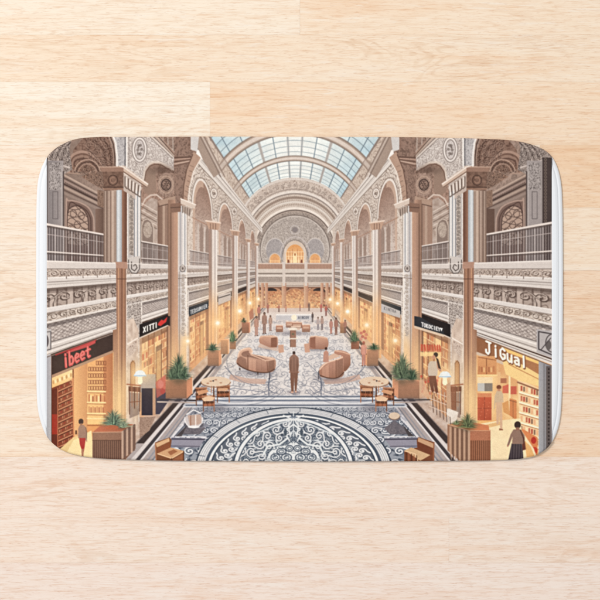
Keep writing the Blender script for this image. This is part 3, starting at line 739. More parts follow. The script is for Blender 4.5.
# medallion
MX,MY=293.5,470.
def ell(rx,ry,col,a=1.): P(arc(MX,MY,rx,ry,0,180,60),col,a)
ell(98.5,63.4,(70,82,102)); ell(97,62.2,(228,230,233)); ell(90,57.5,(212,214,219))
for q in (95.3,93,91): L(arc(MX,MY,q,q*.642,0,180,60),.5,(150,156,170),.8)
for i in range(0,44):
    t=math.radians(6+i*4); 
    if i%5==0: L([(MX+91*math.cos(t),MY-58.5*math.sin(t)),(MX+97*math.cos(t),MY-62*math.sin(t))],.7,(130,140,156))
ell(89,57,(92,106,126))
def ringf(X,Y):
    th=np.arctan2((MY-Y)/.64,X-MX); r=np.sqrt((X-MX)**2+((MY-Y)/.64)**2)
    t=swirl(th*12,(r-61)/12.5,1.5); t2=carve(th*11,r*.17,80,1.6)
    return mix(C(84,100,124),C(226,231,236),sm(.35,.7,.5*t+.5*t2))
ell(86,55,(234,236,239)); ell(83.5,53.4,(78,92,112)); ell(82,52.4,(112,122,138))
tm = lambda X_, Y_: (MX+X_, MY-Y_*.64)
for i_ in range(41):
    an=math.radians(2+i_*4.4); d_=1 if i_%2 else -1
    cx_,cy_=72.5*math.cos(an)+(2.6*d_*math.cos(an)),72.5*math.sin(an)+(2.6*d_*math.sin(an))
    spiral(tm,cx_,cy_,3.9,an+(0 if d_>0 else 3.14),d_,1.35,(232,235,239),.97,False,1.3,1.5); E(*tm(cx_,cy_),.8,.6,(228,232,236))
    spiral(tm,66*math.cos(an+.05),66*math.sin(an+.05),2.4,an*3,-d_,.8,(206,214,222),.9)
ell(64,54.6,(70,86,108)) if False else None
P(arc(MX,MY,61,53.2,0,180,60),(78,94,116)); P(arc(MX,MY,59.8,52.2,0,180,60),(230,234,238)); P(arc(MX,MY,56.2,49.6,0,180,60),(76,92,114))
def inner(X,Y):
    dx=np.abs(X-MX); t=carve(dx*.19+3,Y*.22,91,2.0)
    return mix(C(88,106,128),C(206,216,224),sm(.3,.62,t))
P(arc(MX,MY,55.6,49,0,180,60),lambda X,Y: mix(C(88,104,124),C(128,142,160),carve(X*.3,Y*.3,92,1.5)))
clip(arc(MX,MY,55,48.4,0,180,60))
scrolls(lambda a_,b_:(MX+a_,b_),0,56,420,468,2.5,.9,(70,84,104),(206,213,220),77,.85,False)
scrolls(lambda a_,b_:(MX-a_,b_),0,56,420,468,2.5,.9,(70,84,104),(206,213,220),77,.85,False)
for i_,(x_,y_,r_,ph,d_) in enumerate(((48,462,5,0,1),(42,452,5.5,2,-1),(33,444,5,1,1),(44,440,4.5,3,-1),(36,433,4.6,4,1),(26,436,4.4,0,-1),(27,427,4,5,1),(17,430,4.4,2,-1),(16,422,3.4,1,1),(8,424,3.2,3,-1),(24,446,4.6,3,1),(32,456,5,5,-1),(40,464,4.6,4,1),(51,451,4,2,1),(14,438,4,5,1),(6,433,3.4,1,-1),(26,463,4.4,2,1))):
    for sx_ in (1,-1):
        t_=lambda X_,Y_,s=sx_: (MX+s*X_, Y_)
        spiral(t_,x_,y_,r_,ph,d_,1.5,(50,64,84),.6); spiral(t_,x_,y_-.3,r_,ph,d_,1.3,(230,233,237),.97,False,1.4,1.7)
        L([t_(x_+r_*math.cos(ph+2),y_+r_*math.sin(ph+2)),t_(x_+r_*1.9*math.cos(ph+2.6),y_+r_*1.9*math.sin(ph+2.6))],2.4,(222,228,234),.95,False,True)
unclip()
# petals and central star
for sx in (1,-1):
    f=lambda pts:[(MX+sx*x,y) for x,y in pts]
    L(f([(0,424),(8,430),(6,438),(14,444),(26,446),(30,454)]),1.8,(228,234,238)); L(f([(4,421),(14,423),(30,430),(44,436)]),1.3,(214,222,228))
P(sp([(MX-22,466),(MX-25,454),(MX-16,446),(MX-7,445),(MX,441),(MX+7,445),(MX+16,446),(MX+25,454),(MX+22,466)]), lambda X,Y: mix(C(120,134,150),C(228,233,237),sm(.2,.5,carve(np.abs(X-MX)*.36,Y*.36,95,1.6))))
for sx in (1,-1):
    for cx,cy,rx,ry in ((4,448,3.6,3),(12,451,4.6,3),(7,457,5,3.6),(18,457,4.6,3.6)):
        L(arc(MX+sx*cx,cy,rx,ry),1.0,(96,110,130)); L(arc(MX+sx*cx,cy,rx*.5,ry*.5),.8,(110,124,142))
E(MX,417,3,2.2,(150,162,178)); L([(MX,411),(MX,436)],1.0,(222,228,233)); L([(MX-5,412),(MX,417),(MX+5,412)],.8,(90,104,124)); 
for sx in (1,-1):
    L([(MX+sx*3,436),(MX+sx*5,426),(MX+sx*1,419),(MX+sx*10,415)],1.3,(228,233,237)); E(MX+sx*8,432,1.6,3.6,(60,78,98),.8)
# cross bands in front of the lounge
strip(.82,-.82,395,406,(206,208,216))
for y,w,c in ((396.4,1.2,(120,132,152)),(398.2,1.2,(236,238,241)),(400.2,1.3,(134,144,164)),(402.6,1.4,(228,231,236)),(405.0,1.2,(110,122,144)),(406.6,.9,(224,228,233))):
    L([fp(-.80,y),fp(.80,y)],w,c)
# carpet of the lounge: pale with drawn line-work
def lounge(X,Y):
    k=np.maximum(Y-VY,1); fx=(X-VX)/k; Z=150/k
    t=carve(fx*17,Z*15,55,2.6)
    c=mix(C(236,232,231),C(158,160,170),(1-t)*(.22+.42*sm(45,110,k))); return mix(c,C(226,208,198),sm(75,40,k)*.5)
strip(.75,-.75,312,395,lounge)
clip([fp(-.74,316),fp(.74,316),fp(.74,395),fp(-.74,395)])
for j_,y_ in enumerate((322,328,334,341,348.5,356.5,365,374,383.5,392)):
    r_=1.7+j_*.3; wd=2*.74*(y_-VY); n_=int(wd/(r_*2.9))
    for i_ in range(n_):
        x_=VX-wd/2+(i_+.5+(j_%2)*.5)*wd/n_; tl=lambda X_,Y_,yc=y_: (X_, yc+(Y_-yc)*.62); ph=i_*2.1+j_*1.3
        spiral(tl,x_,y_,r_*1.3,ph,1 if (i_+j_)%2 else -1,.55,(134,136,150),.42+.02*j_,False,1.25,1.6)
unclip()
for sx in (1,-1):
    g=lambda pts:[(VX+sx*x,y) for x,y in pts]
    for q in range(4): L(g(arc(-57,383,48-q*4,22-q*3,200,345,30)),.5,(140,146,164),.8)
    L(g([(-70,366),(-60,378),(-40,383),(-26,382),(-24,372)]),.7,(136,140,158),.9)
    P(g([(-66,379),(-50,383),(-30,384),(-28,379),(-48,378),(-64,374)]),(216,186,172),.8)
    L(g(arc(-18,386,9,7,90,270,16)),.8,(140,144,160)); L(g([(-30,390),(-22,372),(-12,362)]),.5,(150,154,168))
    L(g([(-80,392),(-60,388),(-30,392)]),.6,(150,154,170)); L(g([(-96,385),(-78,392)]),.6,(150,154,170))
    L(g([(-26,378),(-26,396)]),.7,(110,118,140)); L(g([(-66,350),(-50,336),(-42,322)]),.6,(160,160,172))
    L(g(arc(-30,362,38,24,150,260,24)),.5,(150,154,168)); L(g(arc(0,350,26,12,180,270,18)),.5,(168,168,178))

# =============================================================== piers (drawn over wall, shops)
def pier(x0,x1,y0,y1,light,dark,fr=.45,low=None):
    xm=x0+(x1-x0)*fr
    B(x0,y0,xm,y1,dark,1,True); B(xm,y0,x1,y1,light,1,True)
# pier 1
B(104,190,117.2,262.5,lambda X,Y: mix(C(158,132,118),C(208,188,174),sm(104,117,VX-np.abs(X-VX))),1,True)
for x_,c_ in ((106,(222,206,194)),(107.4,(124,98,86)),(109.6,(226,210,198)),(111,(134,108,94)),(113.4,(232,218,206)),(114.8,(146,120,106)),(116.4,(110,86,76))): L([(x_,191.5),(x_,262)],.7,c_,.7,True)
B(117,188,122.4,262,lambda X,Y: mix(C(224,228,232),C(176,180,186),np.abs((VX-np.abs(X-VX))-119)/3.4),1,True)
B(122.4,190,127.4,266,lambda X,Y: mix(C(176,132,108),C(132,92,76),sm(122,127,VX-np.abs(X-VX))),1,True)
B(128,186,141,262,lambda X,Y: mix(C(196,190,190),C(232,228,226),sm(128,140,VX-np.abs(X-VX))),1,True)
P([(129.5,190),(134,192),(134,256),(129.5,254)], lambda X,Y: mix(C(128,114,106),C(224,214,206),carve(X*.9,Y*.6,66,1.8)),1,True)
clip([(129.5,190),(134,192),(134,256),(129.5,254)],mir([(129.5,190),(134,192),(134,256),(129.5,254)]))
for i in range(17): spiral(ident,131.8,193+i*3.8,1.5,i*1.57,1 if i%2 else -1,.8,(104,90,84),.9,True); spiral(ident,131.6,192.7+i*3.8,1.5,i*1.57,1 if i%2 else -1,.35,(240,234,228),.9,True)
unclip()
for x,c in ((128.2,(236,232,230)),(134.8,(150,150,156)),(136.2,(236,236,238)),(138,(150,158,168)),(139.6,(228,228,230)),(141.2,(140,130,126))): L([(x,190),(x,258)],.8,c,1,True)
P([(128,258),(141,256),(141,270),(136,275),(131,273),(128,268)],(214,208,205),1,True); L([(129,260),(129,268),(132,273),(137,273.5),(140,269),(140,259)],.9,(120,108,104),1,True)
B(117,262,128,265.5,(188,156,138),1,True)
L([(132,262),(132,269),(135,271),(137.5,268),(136,264),(134,266)],.9,(110,98,94),1,True)
# capital 1
P([(100,167),(117,167),(124,167),(124,172),(103,172.5)],(172,138,120),1,True); L([(100,167.3),(124,167.3)],.9,(206,180,164),1,True)
P([(103,172),(124,172),(124,190),(105,191)], lambda X,Y: mix(C(122,90,76),C(160,126,108),vn(X*.6,Y*.6,2)),1,True)
L(arc(113.5,180.5,4.6,5),.8,(92,66,56),1,True); L(arc(113.5,180.5,2.6,3,40,340,12),.8,(176,140,120),1,True)
L([(104,187.5),(124,187.5)],.9,(96,70,60),1,True); L([(104,189.4),(124,189.4)],1.2,(176,142,122),1,True)
P([(116,164),(124,166),(149,184),(147,188),(124,173),(124,168)],(216,196,182),1,True); L([(117,165),(124,167.5),(148,184.4)],1.3,(236,228,222),1,True); L([(124,172),(147,187.4)],.8,(136,104,88),1,True)
P([(124,174),(143,188),(140,193),(136,190),(136,200),(132,196),(124,191)], (206,192,184),1,True)
for i in range(5): L([(125.5+i*3.4,177+i*2.2),(125.5+i*3.2,187+i*2.2),(127.5+i*3.2,189+i*2.0)],1.1,(132,112,102),1,True); L([(127+i*3.4,178+i*2.2),(127+i*3.2,186+i*2.2)],1.0,(238,232,228),1,True)
# bluish arch soffit above capital 1
P([(112,130),(128,130),(126,166),(117,166),(117,150)], lambda X,Y: mix(C(156,152,156),C(210,208,210),carve(X*.7,Y*.4,71,1.7)),1,True)
L([(112.5,134),(116,143),(117.4,155),(117.6,166)],2.0,(232,229,228),1,True); L([(125.6,132),(125.6,166)],.9,(110,106,112),1,True); L([(127,132),(127,168)],1.0,(236,234,233),1,True)
L([(110.4,136),(114,145),(115.4,158),(115.4,166)],.9,(96,72,64),1,True)
# lower shaft of pier 1
def wood(x0,x1):
    def f(X,Y):
        x=VX-np.abs(X-VX); t=(x-x0)/(x1-x0)
        c=mix(C(188,146,122),C(150,104,82),np.abs(t-.35)*1.4)
        g=np.exp(-((Y-415)/70)**2); c=mix(c,C(252,216,164),g*.85*(1-.5*t))
        return mix(c,C(120,80,60),.15*vn(X*1.2,Y*.03,8))
    return f
B(114,352,119,466,wood(112,122),1,True)
P([(116.5,264),(127,264),(127,466),(118.5,466),(118.5,352),(113.5,352),(113.5,330),(117,329)], wood(115,128),1,True)
for x,c in ((119,(232,190,150)),(122.2,(140,94,70)),(124.4,(222,178,140)),(126.8,(236,222,212))): L([(x,266),(x,460)],.8,c,.8,True)
P([(116,262),(128,262),(128,269),(117,268)],(196,160,140),1,True)
L([(118,279),(127,279)],.6,(110,74,60),.9,True)
# stone strip with wall lamp bracket, right of pier 1
P([(127.6,320),(134,318),(139,330),(139,420),(136,430),(127.6,440)], lambda X,Y: mix(C(206,186,172),C(236,222,210),vn(X*.5,Y*.2,3)),1,True)
P([(129,346),(137,340),(137,350),(129,358)],wallorn((170,146,132),(226,212,202),50,50),1,True)
L([(128,344),(138,338)],1.0,(244,236,230),1,True)
P([(131,362),(135,360),(136,384),(131,388)],(206,160,112),1,True); L([(131,388),(131,364),(133,360.5),(135.4,363),(135.4,386)],.8,(160,112,74),1,True)
for x_,y_,r_,s_,a_ in ((120,405,6,34,.75),(136,392,4,26,.5),(126,390,4,30,.35)): glow(x_,y_,r_,(255,226,172),a_,True,ry=s_)
# pier 2
B(168.5,200,178.4,398,lambda X,Y: mix(mix(C(166,132,112),C(206,172,150),sm(168,178,VX-np.abs(X-VX))),C(240,190,140),.6*np.exp(-((Y-370)/60)**2)),1,True)
B(178.4,200,187.6,398,lambda X,Y: mix(mix(C(206,200,200),C(234,230,228),sm(178,187,VX-np.abs(X-VX))),C(236,200,160),sm(318,356,Y)*.85),1,True)
for x,c in ((178.6,(236,230,226)),(181,(176,176,182)),(183.6,(240,240,240)),(185.2,(156,162,172)),(187.6,(186,172,162))): L([(x,206),(x,272)],.7,c,1,True)
L([(171.2,205),(171.2,400)],.8,(120,86,70),.8,True); L([(174.8,205),(174.8,400)],.6,(206,170,148),.6,True)
E(183,268.5,2.6,3.4,(206,198,194),1,True); L(arc(183,268.5,2.6,3.4),.6,(128,116,110),1,True); E(183,268.5,1,1.4,(140,126,120),1,True)
for v,w,c in ((.032,.9,(236,231,228)),(-.036,.9,(240,236,234)),(-.06,1.,(190,178,170)),(-.082,1.2,(150,130,120)),(-.16,1.,(236,232,230)),(-.216,1.,(232,226,222)),(-.3,1,(222,214,208))): 
    vline(v,127.6,141,w,c); vline(v,178.6,188,w,c)
for x_,y_,r_,s_,a_ in ((174,365,4,26,.55),(184,355,3,22,.5)): glow(x_,y_,r_,(255,224,170),a_,True,ry=s_)
clip([(180,274),(187,274),(187,336),(180,336)],mir([(180,274),(187,274),(187,336),(180,336)]))
for i in range(16): spiral(ident,183.4,276+i*4,1.7,i*1.57,1 if i%2 else -1,.8,(150,132,120),.8,True); spiral(ident,183.2,275.7+i*4,1.7,i*1.57,1 if i%2 else -1,.35,(246,240,233),.9,True)
unclip(); L([(179.8,272),(179.8,396)],.6,(150,128,112),.7,True); L([(187,272),(187,396)],.6,(246,238,228),.8,True)
# upper brown mass of pier 2
P([(176,130),(191,130),(191,150),(198,152),(188,176),(183,206),(176,206),(174,166)], lambda X,Y: mix(C(128,100,88),C(184,154,138),carve(X*.35,Y*.3,47,1.6)*.8),1,True)
for i,c in enumerate(((120,90,78),(190,162,146),(132,100,86),(204,180,166),(140,108,94))): L([(175,158+i*2.1),(192,157.4+i*2.1-(i*.9))],1.4,c,1,True)
P([(191,130),(200,130),(198,148),(197,152),(191,150)],(216,214,214),1,True); 
P([(197,151),(203,149),(205,158),(200,161),(196,156)],(240,238,237),1,True); P([(200,130),(205,136),(222,172),(214,178),(203,160),(198,148)],(184,166,154),1,True)
for o,c in ((0,(150,130,120)),(2,(214,204,198)),(4,(160,142,132))): L([(200+o,136),(221+o,177)],.9,c,.9,True)
# arch ring next to pier 2 (near leg of the arcade)
P([(194,152),(201,158),(193,172),(189,188),(187,206),(182.6,206),(184,184),(188,166)],(196,168,150),1,True)
L([(201,159),(194,172),(190,188),(188.4,206)],1.2,(232,222,214),1,True); L([(193,155),(187,170),(184,186),(183,204)],1.0,(134,102,88),1,True)
for i in range(7): L([(190.5-i*1.0,166+i*5),(193.6-i*1.0,167+i*5.2)],.6,(150,120,104),.8,True)
# capital 2
P([(181,199),(196,205),(195,209),(181,204)],(222,208,198),1,True); L([(181,199),(196,205)],1.1,(240,232,226),1,True)
P([(182,205),(193,209),(190,216),(183,212)],(196,180,170),1,True)
for i in range(4): L([(183+i*2.4,206.5+i),(183+i*2.2,213+i)],.8,(134,116,106),1,True)
P([(171,204),(181,203),(181,212),(171,213)],(158,122,104),1,True); L([(171,208),(181,207.4)],.8,(112,84,72),1,True)
# far piers 3-6
def farpier(x0,x1,ycap,yb,gl):
    w=x1-x0
    B(x0,ycap,x1,yb,lambda X,Y: mix(mix(C(178,150,136),C(230,222,218),sm(x0,x0+w*.55,VX-np.abs(X-VX))),C(244,192,140),sm(285,325,Y)*.85),1,True)
    L([(x0+w*.28,ycap+4),(x0+w*.28,yb)],w*.09,(140,108,92),.7,True); L([(x0+w*.72,ycap+4),(x0+w*.72,yb)],w*.08,(168,156,154),.7,True); L([(x0+w*.9,ycap+4),(x0+w*.9,yb)],w*.08,(240,236,234),.8,True)
    P([(x0-w*.35,ycap-w*.35),(x1+w*.35,ycap-w*.1),(x1+w*.1,ycap+w*.75),(x0,ycap+w*.6)],(206,176,156),1,True)
    L([(x0-w*.35,ycap-w*.35),(x1+w*.35,ycap-w*.1)],w*.16,(236,220,208),1,True)
    for q in (.2,.5,.8): L([(x0+w*q,ycap),(x0+w*q,ycap+w*.6)],w*.1,(150,118,102),.8,True)
    glow((x0+x1)/2,yb-w*3.4,w*1.6,(255,214,158),.5,True,ry=w*4)
farpier(209,217.6,224,358,1); farpier(232.4,238,232,338,1); farpier(246.6,250,240,326,1); farpier(255.4,258.2,244,316,1)
# =============================================================== lettering
GL = {  # strokes in a unit box, y down
 'i':[[(.5,.35),(.5,1)],[(.5,.08),(.5,.16)]], 'l':[[(.5,0),(.5,1)]], 'b':[[(.15,0),(.15,1)],[(.15,.5),(.55,.38),(.85,.6),(.8,.88),(.5,1),(.15,.95)]],
 'e':[[(.15,.68),(.85,.62),(.8,.42),(.5,.34),(.2,.5),(.15,.78),(.4,1),(.85,.92)]], 't':[[(.45,.1),(.45,.85),(.6,1),(.85,.95)],[(.12,.4),(.85,.36)]],
 'J':[[(.15,.02),(.85,.02)],[(.6,.02),(.6,.8),(.4,1),(.1,.9),(.08,.7)]], 'G':[[(.85,.2),(.5,.05),(.15,.3),(.15,.75),(.5,1),(.85,.85),(.85,.55),(.55,.55)]],
 'u':[[(.15,.35),(.15,.85),(.45,1),(.8,.85)],[(.8,.35),(.8,1)]], 'a':[[(.2,.42),(.6,.36),(.82,.5),(.82,1)],[(.82,.65),(.35,.64),(.15,.82),(.4,1),(.82,.9)]],
 'X':[[(.1,0),(.9,1)],[(.9,0),(.1,1)]], 'T':[[(.08,0),(.92,0)],[(.5,0),(.5,1)]], 'I':[[(.5,0),(.5,1)]], 'O':[[(.5,0),(.15,.25),(.15,.75),(.5,1),(.85,.75),(.85,.25),(.5,0)]],
 'E':[[(.85,0),(.2,0),(.2,1),(.85,1)],[(.2,.5),(.7,.5)]], 'D':[[(.2,0),(.2,1),(.6,1),(.85,.7),(.85,.3),(.6,0),(.2,0)]], 'S':[[(.85,.12),(.5,0),(.2,.2),(.3,.45),(.75,.58),(.8,.85),(.5,1),(.15,.88)]],
 'L':[[(.2,0),(.2,1),(.85,1)]], 'U':[[(.15,0),(.15,.8),(.5,1),(.85,.8),(.85,0)]], 'M':[[(.1,1),(.15,0),(.5,.6),(.85,0),(.9,1)]], 'K':[[(.2,0),(.2,1)],[(.85,0),(.2,.55),(.85,1)]],
 'C':[[(.85,.15),(.5,0),(.15,.3),(.15,.7),(.5,1),(.85,.85)]], 'R':[[(.2,1),(.2,0),(.7,.05),(.8,.3),(.6,.5),(.2,.5)],[(.5,.5),(.85,1)]], 'Y':[[(.1,0),(.5,.5),(.9,0)],[(.5,.5),(.5,1)]], 'N':[[(.15,1),(.15,0),(.85,1),(.85,0)]],
 'V':[[(.1,0),(.5,1),(.9,0)]], 'A':[[(.08,1),(.5,0),(.92,1)],[(.25,.65),(.75,.65)]]}
def text(s, q, w, col, gap=.18):
    """letters in the quad q = top-left, top-right, bottom-right, bottom-left"""
    (ax,ay),(bx,by),(cx,cy),(dx,dy) = q; n=len(s)
    for i,ch in enumerate(s):
        if ch==' ': continue
        for st in GL[ch]:
            o=[]
            for u,v in st:
                U=(i+gap/2+u*(1-gap))/n
                tx,ty=ax+(bx-ax)*U, ay+(by-ay)*U; ex,ey=dx+(cx-dx)*U, dy+(cy-dy)*U
                o.append((tx+(ex-tx)*v, ty+(ey-ty)*v))
            L(o,w,col)
text('ibeet', ((63,354),(91.5,344.5),(91.5,356),(64,368)), 2.5, (222,96,92), .1)
text('ibeet', ((63.3,353.6),(91.2,344.3),(91.2,355.6),(64.2,367.4)), .9, (240,150,142), .1)
text('JiGual', ((485,341.4),(527,358.5),(527.4,369.3),(485.4,353.8)), 2.7, (150,92,58), .1)
text('JiGual', ((484.4,340.4),(526.4,357.6),(526.8,368.3),(484.8,352.8)), 2.0, (252,246,240), .1)
text('XITTI', ((143.5,327.5),(158,322),(158,327),(143.5,332.5)), 1.2, (235,235,235), .1)
P([(159,322.5),(162,319.5),(164,320.5),(169,315.5),(169,320),(161,326),(158,325)],(222,60,56)); P([(168,316),(170.5,316),(170.5,326),(166,324)],(58,46,44))
P([(189.5,309.5),(208.5,302),(208.5,308.5),(189.5,316.5)],(70,74,82)); text('TEDSUMIER', ((190.5,310.6),(207.6,304),(207.6,307.4),(190.5,314.4)), .75, (206,208,212), .1)
# right-hand small fascias
P([(414,316),(420,317),(443.5,331),(443.5,335.5),(414,327)],(62,62,68)); P([(414,325.5),(443.5,334.5),(443.5,337),(414,328)],(226,206,186))
text('TOKOCIEY', ((421,322.3),(440,328),(440,331.2),(421,326.2)), 1.0, (222,222,224), .1); P([(439.5,327.6),(442.5,328.2),(441,331.4)],(236,236,236))
P([(381,303.5),(400,311),(400,318),(381,312)],(206,202,202)); text('KINTRA', ((383.5,306.5),(396,310.5),(396,313),(383.5,309.4)), .45, (130,128,132), .1)
P([(218.5,295),(231,292),(231,300),(218.5,305)],(214,204,198)); L([(219,298),(230,294.6)],.8,(90,80,78))
# red-lettered window of the shop on the right
P([(420,344),(441,346),(441,352),(420,351)],(232,140,96),.6)
for i,x in enumerate((421.6,424,427,429.4,431.6,434.4,437,439)): L([(x,344.6+.08*i),(x+(.8 if i%3 else 0),350)],1.4,(206,70,50),.75)
for i in range(14): B(420+(i*7)%20,375+(i*5)%18,422+(i*7)%20,377.4+(i*5)%18,(214,76,54),.75)
B(420,352,441,356,(255,228,170),.8)

# =============================================================== furniture, plants, lamps, people
rr = np.random.RandomState(11)
def plant(cx,cy,w,h,n=60,base=(74,104,84)):
    n=int(n*2.1); glow(cx,cy-h*.1,w*.4,tuple(int(b*.55) for b in base),.7,ry=h*.28)
    for i in range(n):
        a=math.radians(12+156*rr.rand()); ln=.45+.6*rr.rand()
        ex=cx+math.cos(a)*w*ln; ey=cy-math.sin(a)*h*ln+ .25*h*abs(math.cos(a))
        j=rr.rand(); c=tuple(int(b*(.5+.85*j)+ q_*j) for b,q_ in zip(base,(48,38,26)))
        L([(cx+(rr.rand()-.5)*w*.25,cy),(cx+(ex-cx)*.5,cy+(ey-cy)*.75-h*.06),(ex,ey)], max(.5,w*.042), c, .95, False, True)
def planter(x0,y0,x1,y1,c,side=0,d=5):
    B(x0,y0,x1,y1,vg(c,tuple(int(v*.82) for v in c),y0,y1)); L([(x0,y0+.5),(x1,y0+.5)],.9,tuple(min(255,int(v*1.16)) for v in c))
    L([(x0,(y0+y1)/2+.5),(x1,(y0+y1)/2+.5)],.35,tuple(int(v*.7) for v in c),.6)
    for i in range(3): B(x0+1+(x1-x0-2)*i/3.,y0+2.4,x0+.6+(x1-x0-2)*(i+1)/3.,y1-1.2,tuple(int(v*.93) for v in c),.35)
    if side: 
        xs=x1 if side>0 else x0
        P([(xs,y0),(xs+side*d,y0-d*.7),(xs+side*d,y1-d*.9),(xs,y1)],tuple(int(v*1.12) if v<220 else v for v in c)); L([(xs,y0),(xs+side*d,y0-d*.7)],.7,(240,222,200)); L([(xs+side*d,y0-d*.7),(xs+side*d,y1-d*.9)],.7,(236,220,204))
def lampw(x,y,s):
    glow(x,y,5.5*s,(255,222,168),.75); glow(x,y,2.6*s,(255,246,226),.95); E(x,y,1.6*s,1.5*s,(255,252,244))
for x,y,s in ((218,323,1.15),(188,341,.9),(240,311,1.),(250,303,.8),(258.5,299,.6),(366.5,325,1.1),(395,340.5,1.),(347.5,311.5,1.),(337.5,303.5,.8),(330,299.5,.7)): lampw(x,y,s)
# side table/door behind the left lamp and pale wall in shop 2
B(140,374,156,392,(190,178,172)); B(142,388,153,415,(70,60,70)); B(153,388,156,415,(206,170,140)); P([(156,388),(176,390),(160,414),(156,414)],(84,76,92)); L([(140,415.6),(156,415.6)],.9,(222,190,166))
P([(140,417),(156,416),(150,430),(140,438)], lambda X,Y: mix(C(140,106,88),C(196,170,152),carve(X*.8,Y*.8,9)))
for sx in (0,1):
    g=(lambda p:p) if sx==0 else mir
    P(g([(129,386),(141,387),(141,392),(129,391)]),(150,98,70),.95); P(g([(130,392),(140.4,393),(140,414),(130,418)]),(92,66,58),.35)
    for i in range(5): L(g([(129.6+i*2.7,387),(130+i*2.5,(414,406,408,405,411)[i])]),.8,[(124,76,54),(196,144,108)][i%2],.9)
    L(g([(130,402),(140.6,401)]),.8,(160,106,78),.9)
    L(g([(127.5,384),(141,385.5)]),1.3,(190,126,88))
def tablelamp(x,y,bs=-1):
    glow(x,y,10,(255,232,190),.75); P([(x-6.2,y+2.4),(x-4.4,y-1.2),(x-2,y-2.8),(x+2,y-2.8),(x+4.4,y-1.2),(x+6.2,y+2.4),(x+2,y+3.6),(x-2,y+3.6)],(236,244,250)); L([(x-6,y+2.6),(x+6,y+2.6)],.8,(176,206,230))
    P([(x-2,y+3.6),(x+2,y+3.6),(x+2.6,y+9),(x+1,y+11),(x-1,y+11),(x-2.6,y+9)],(255,246,220))
tablelamp(140.5,373); tablelamp(444.5,374)
# planters with palms
L([(161,399.2),(196,400.2)],1.2,(66,56,54)); L([(158,401.6),(196,402.4)],1.4,(222,206,194)); L([(394,400),(430,399.4)],1.2,(66,56,54)); L([(392,402.2),(432,401.6)],1.4,(222,206,194))
P([(156,382),(166,374),(166,392),(157,398)],(214,110,96),.8); E(161,384,3,4,(222,140,128)); E(163,391,2.4,3,(196,86,78))
planter(166,379.5,187,398.5,(200,146,110),1,6); plant(179,378,17,26,110); plant(172,377,9,12,40); plant(185,377,7,14,30)
planter(398,380,419,398.5,(204,152,118),-1,6); P([(419,380),(423,379),(430,397),(419,398)],(226,190,160),.8); plant(402,378,17,27,110,(84,110,88)); plant(412,379,10,14,50,(60,90,70)); plant(396,374,8,14,30,(90,120,94))
planter(208,350,219,366,(206,158,122),1,3); plant(213,350,9,9,50); planter(228,341,236,349,(210,162,126),0); plant(232.5,341,6.5,12,60,(84,120,90)); planter(221,339,228,354,(214,170,132),1,1.5); planter(242,322,249,333,(198,146,116),1,1.5); plant(244,322,4,5,20,(90,96,70))
planter(367,349,378,366,(206,158,122),-1,2.5); plant(374,349,9,7,40,(60,88,66)); planter(351,341,359,349,(196,132,104),0); plant(354,341,8,13,70,(80,112,86)); planter(340,322,346,333,(206,160,124),0)
# corner planters
P([(93,432),(123,430),(136,424),(136,448),(126,459),(93,459)],(150,108,88)); 
P([(93,432),(100,426),(112,423),(134,424),(122,431)],(206,120,84)); 
B(93,431.5,122,440,lambda X,Y: mix(C(150,106,84),C(176,132,108),carve(X*1.2,Y*1.2,4))); B(93,440,122,459,lambda X,Y: mix(C(118,82,68),C(160,118,96),sm(-.3,.5,np.sin(X*3.1))))
L([(93,432),(122,431.6)],1.,(214,170,140)); L([(93,440),(122,440)],.6,(108,72,58))
for i in range(6): P([(122+i*2.3,431-i*1.3),(124+i*2.3,430-i*1.3),(124+i*2.3,458-i*1.6),(122+i*2.3,459-i*1.6)],[(206,178,160),(140,108,94)][i%2])
plant(114,425,17,17,80,(96,128,112)); plant(124,427,13,10,36,(126,148,128)); E(112,427,7,2.4,(206,116,76),.8)
P([(447,424),(455,426),(469,429),(490,430),(490,466),(466,466),(447,450)],(176,130,100))
B(469,430,490,440,lambda X,Y: mix(C(176,104,70),C(206,140,104),carve(X*1.2,Y*1.2,14))); B(469,440,490,466,lambda X,Y: mix(C(138,82,56),C(190,128,92),sm(-.4,.6,np.sin(X*3.0))))
for i in range(9): P([(449+i*2.3,426+i*.5),(451.3+i*2.3,426.5+i*.5),(451.3+i*2.3,462),(449+i*2.3,450+i*1.8)],[(206,172,146),(146,106,84)][i%2])
L([(448,424),(469,430),(490,430)],1.1,(226,186,152)); P([(450,424),(462,420),(488,425),(489,430),(469,430)],(222,140,90)); plant(467,427,15,16,70,(88,104,70)); plant(456,424,8,6,24,(110,130,96)); P([(446,408),(458,412),(456,420),(447,424)],(232,222,212))

# seats and tables
WD=(160,104,72)
def sofa(pts,top,c):
    P(pts,c)
for x_,y_,r_,q_ in ((257,372,20,4),(331,378,16,3.6),(270,348,12,2.6),(318,349,12,2.6),(293,333,20,2.4),(216,408,16,4),(374,408,16,4),(170,462,16,3),(420,462,16,3),(179,400,18,3),(409,400,18,3),(214,367,8,2.4),(373,367,8,2.4),(294,392,7,2)): glow(x_,y_,r_*.8,(112,104,116),.5,ry=q_)
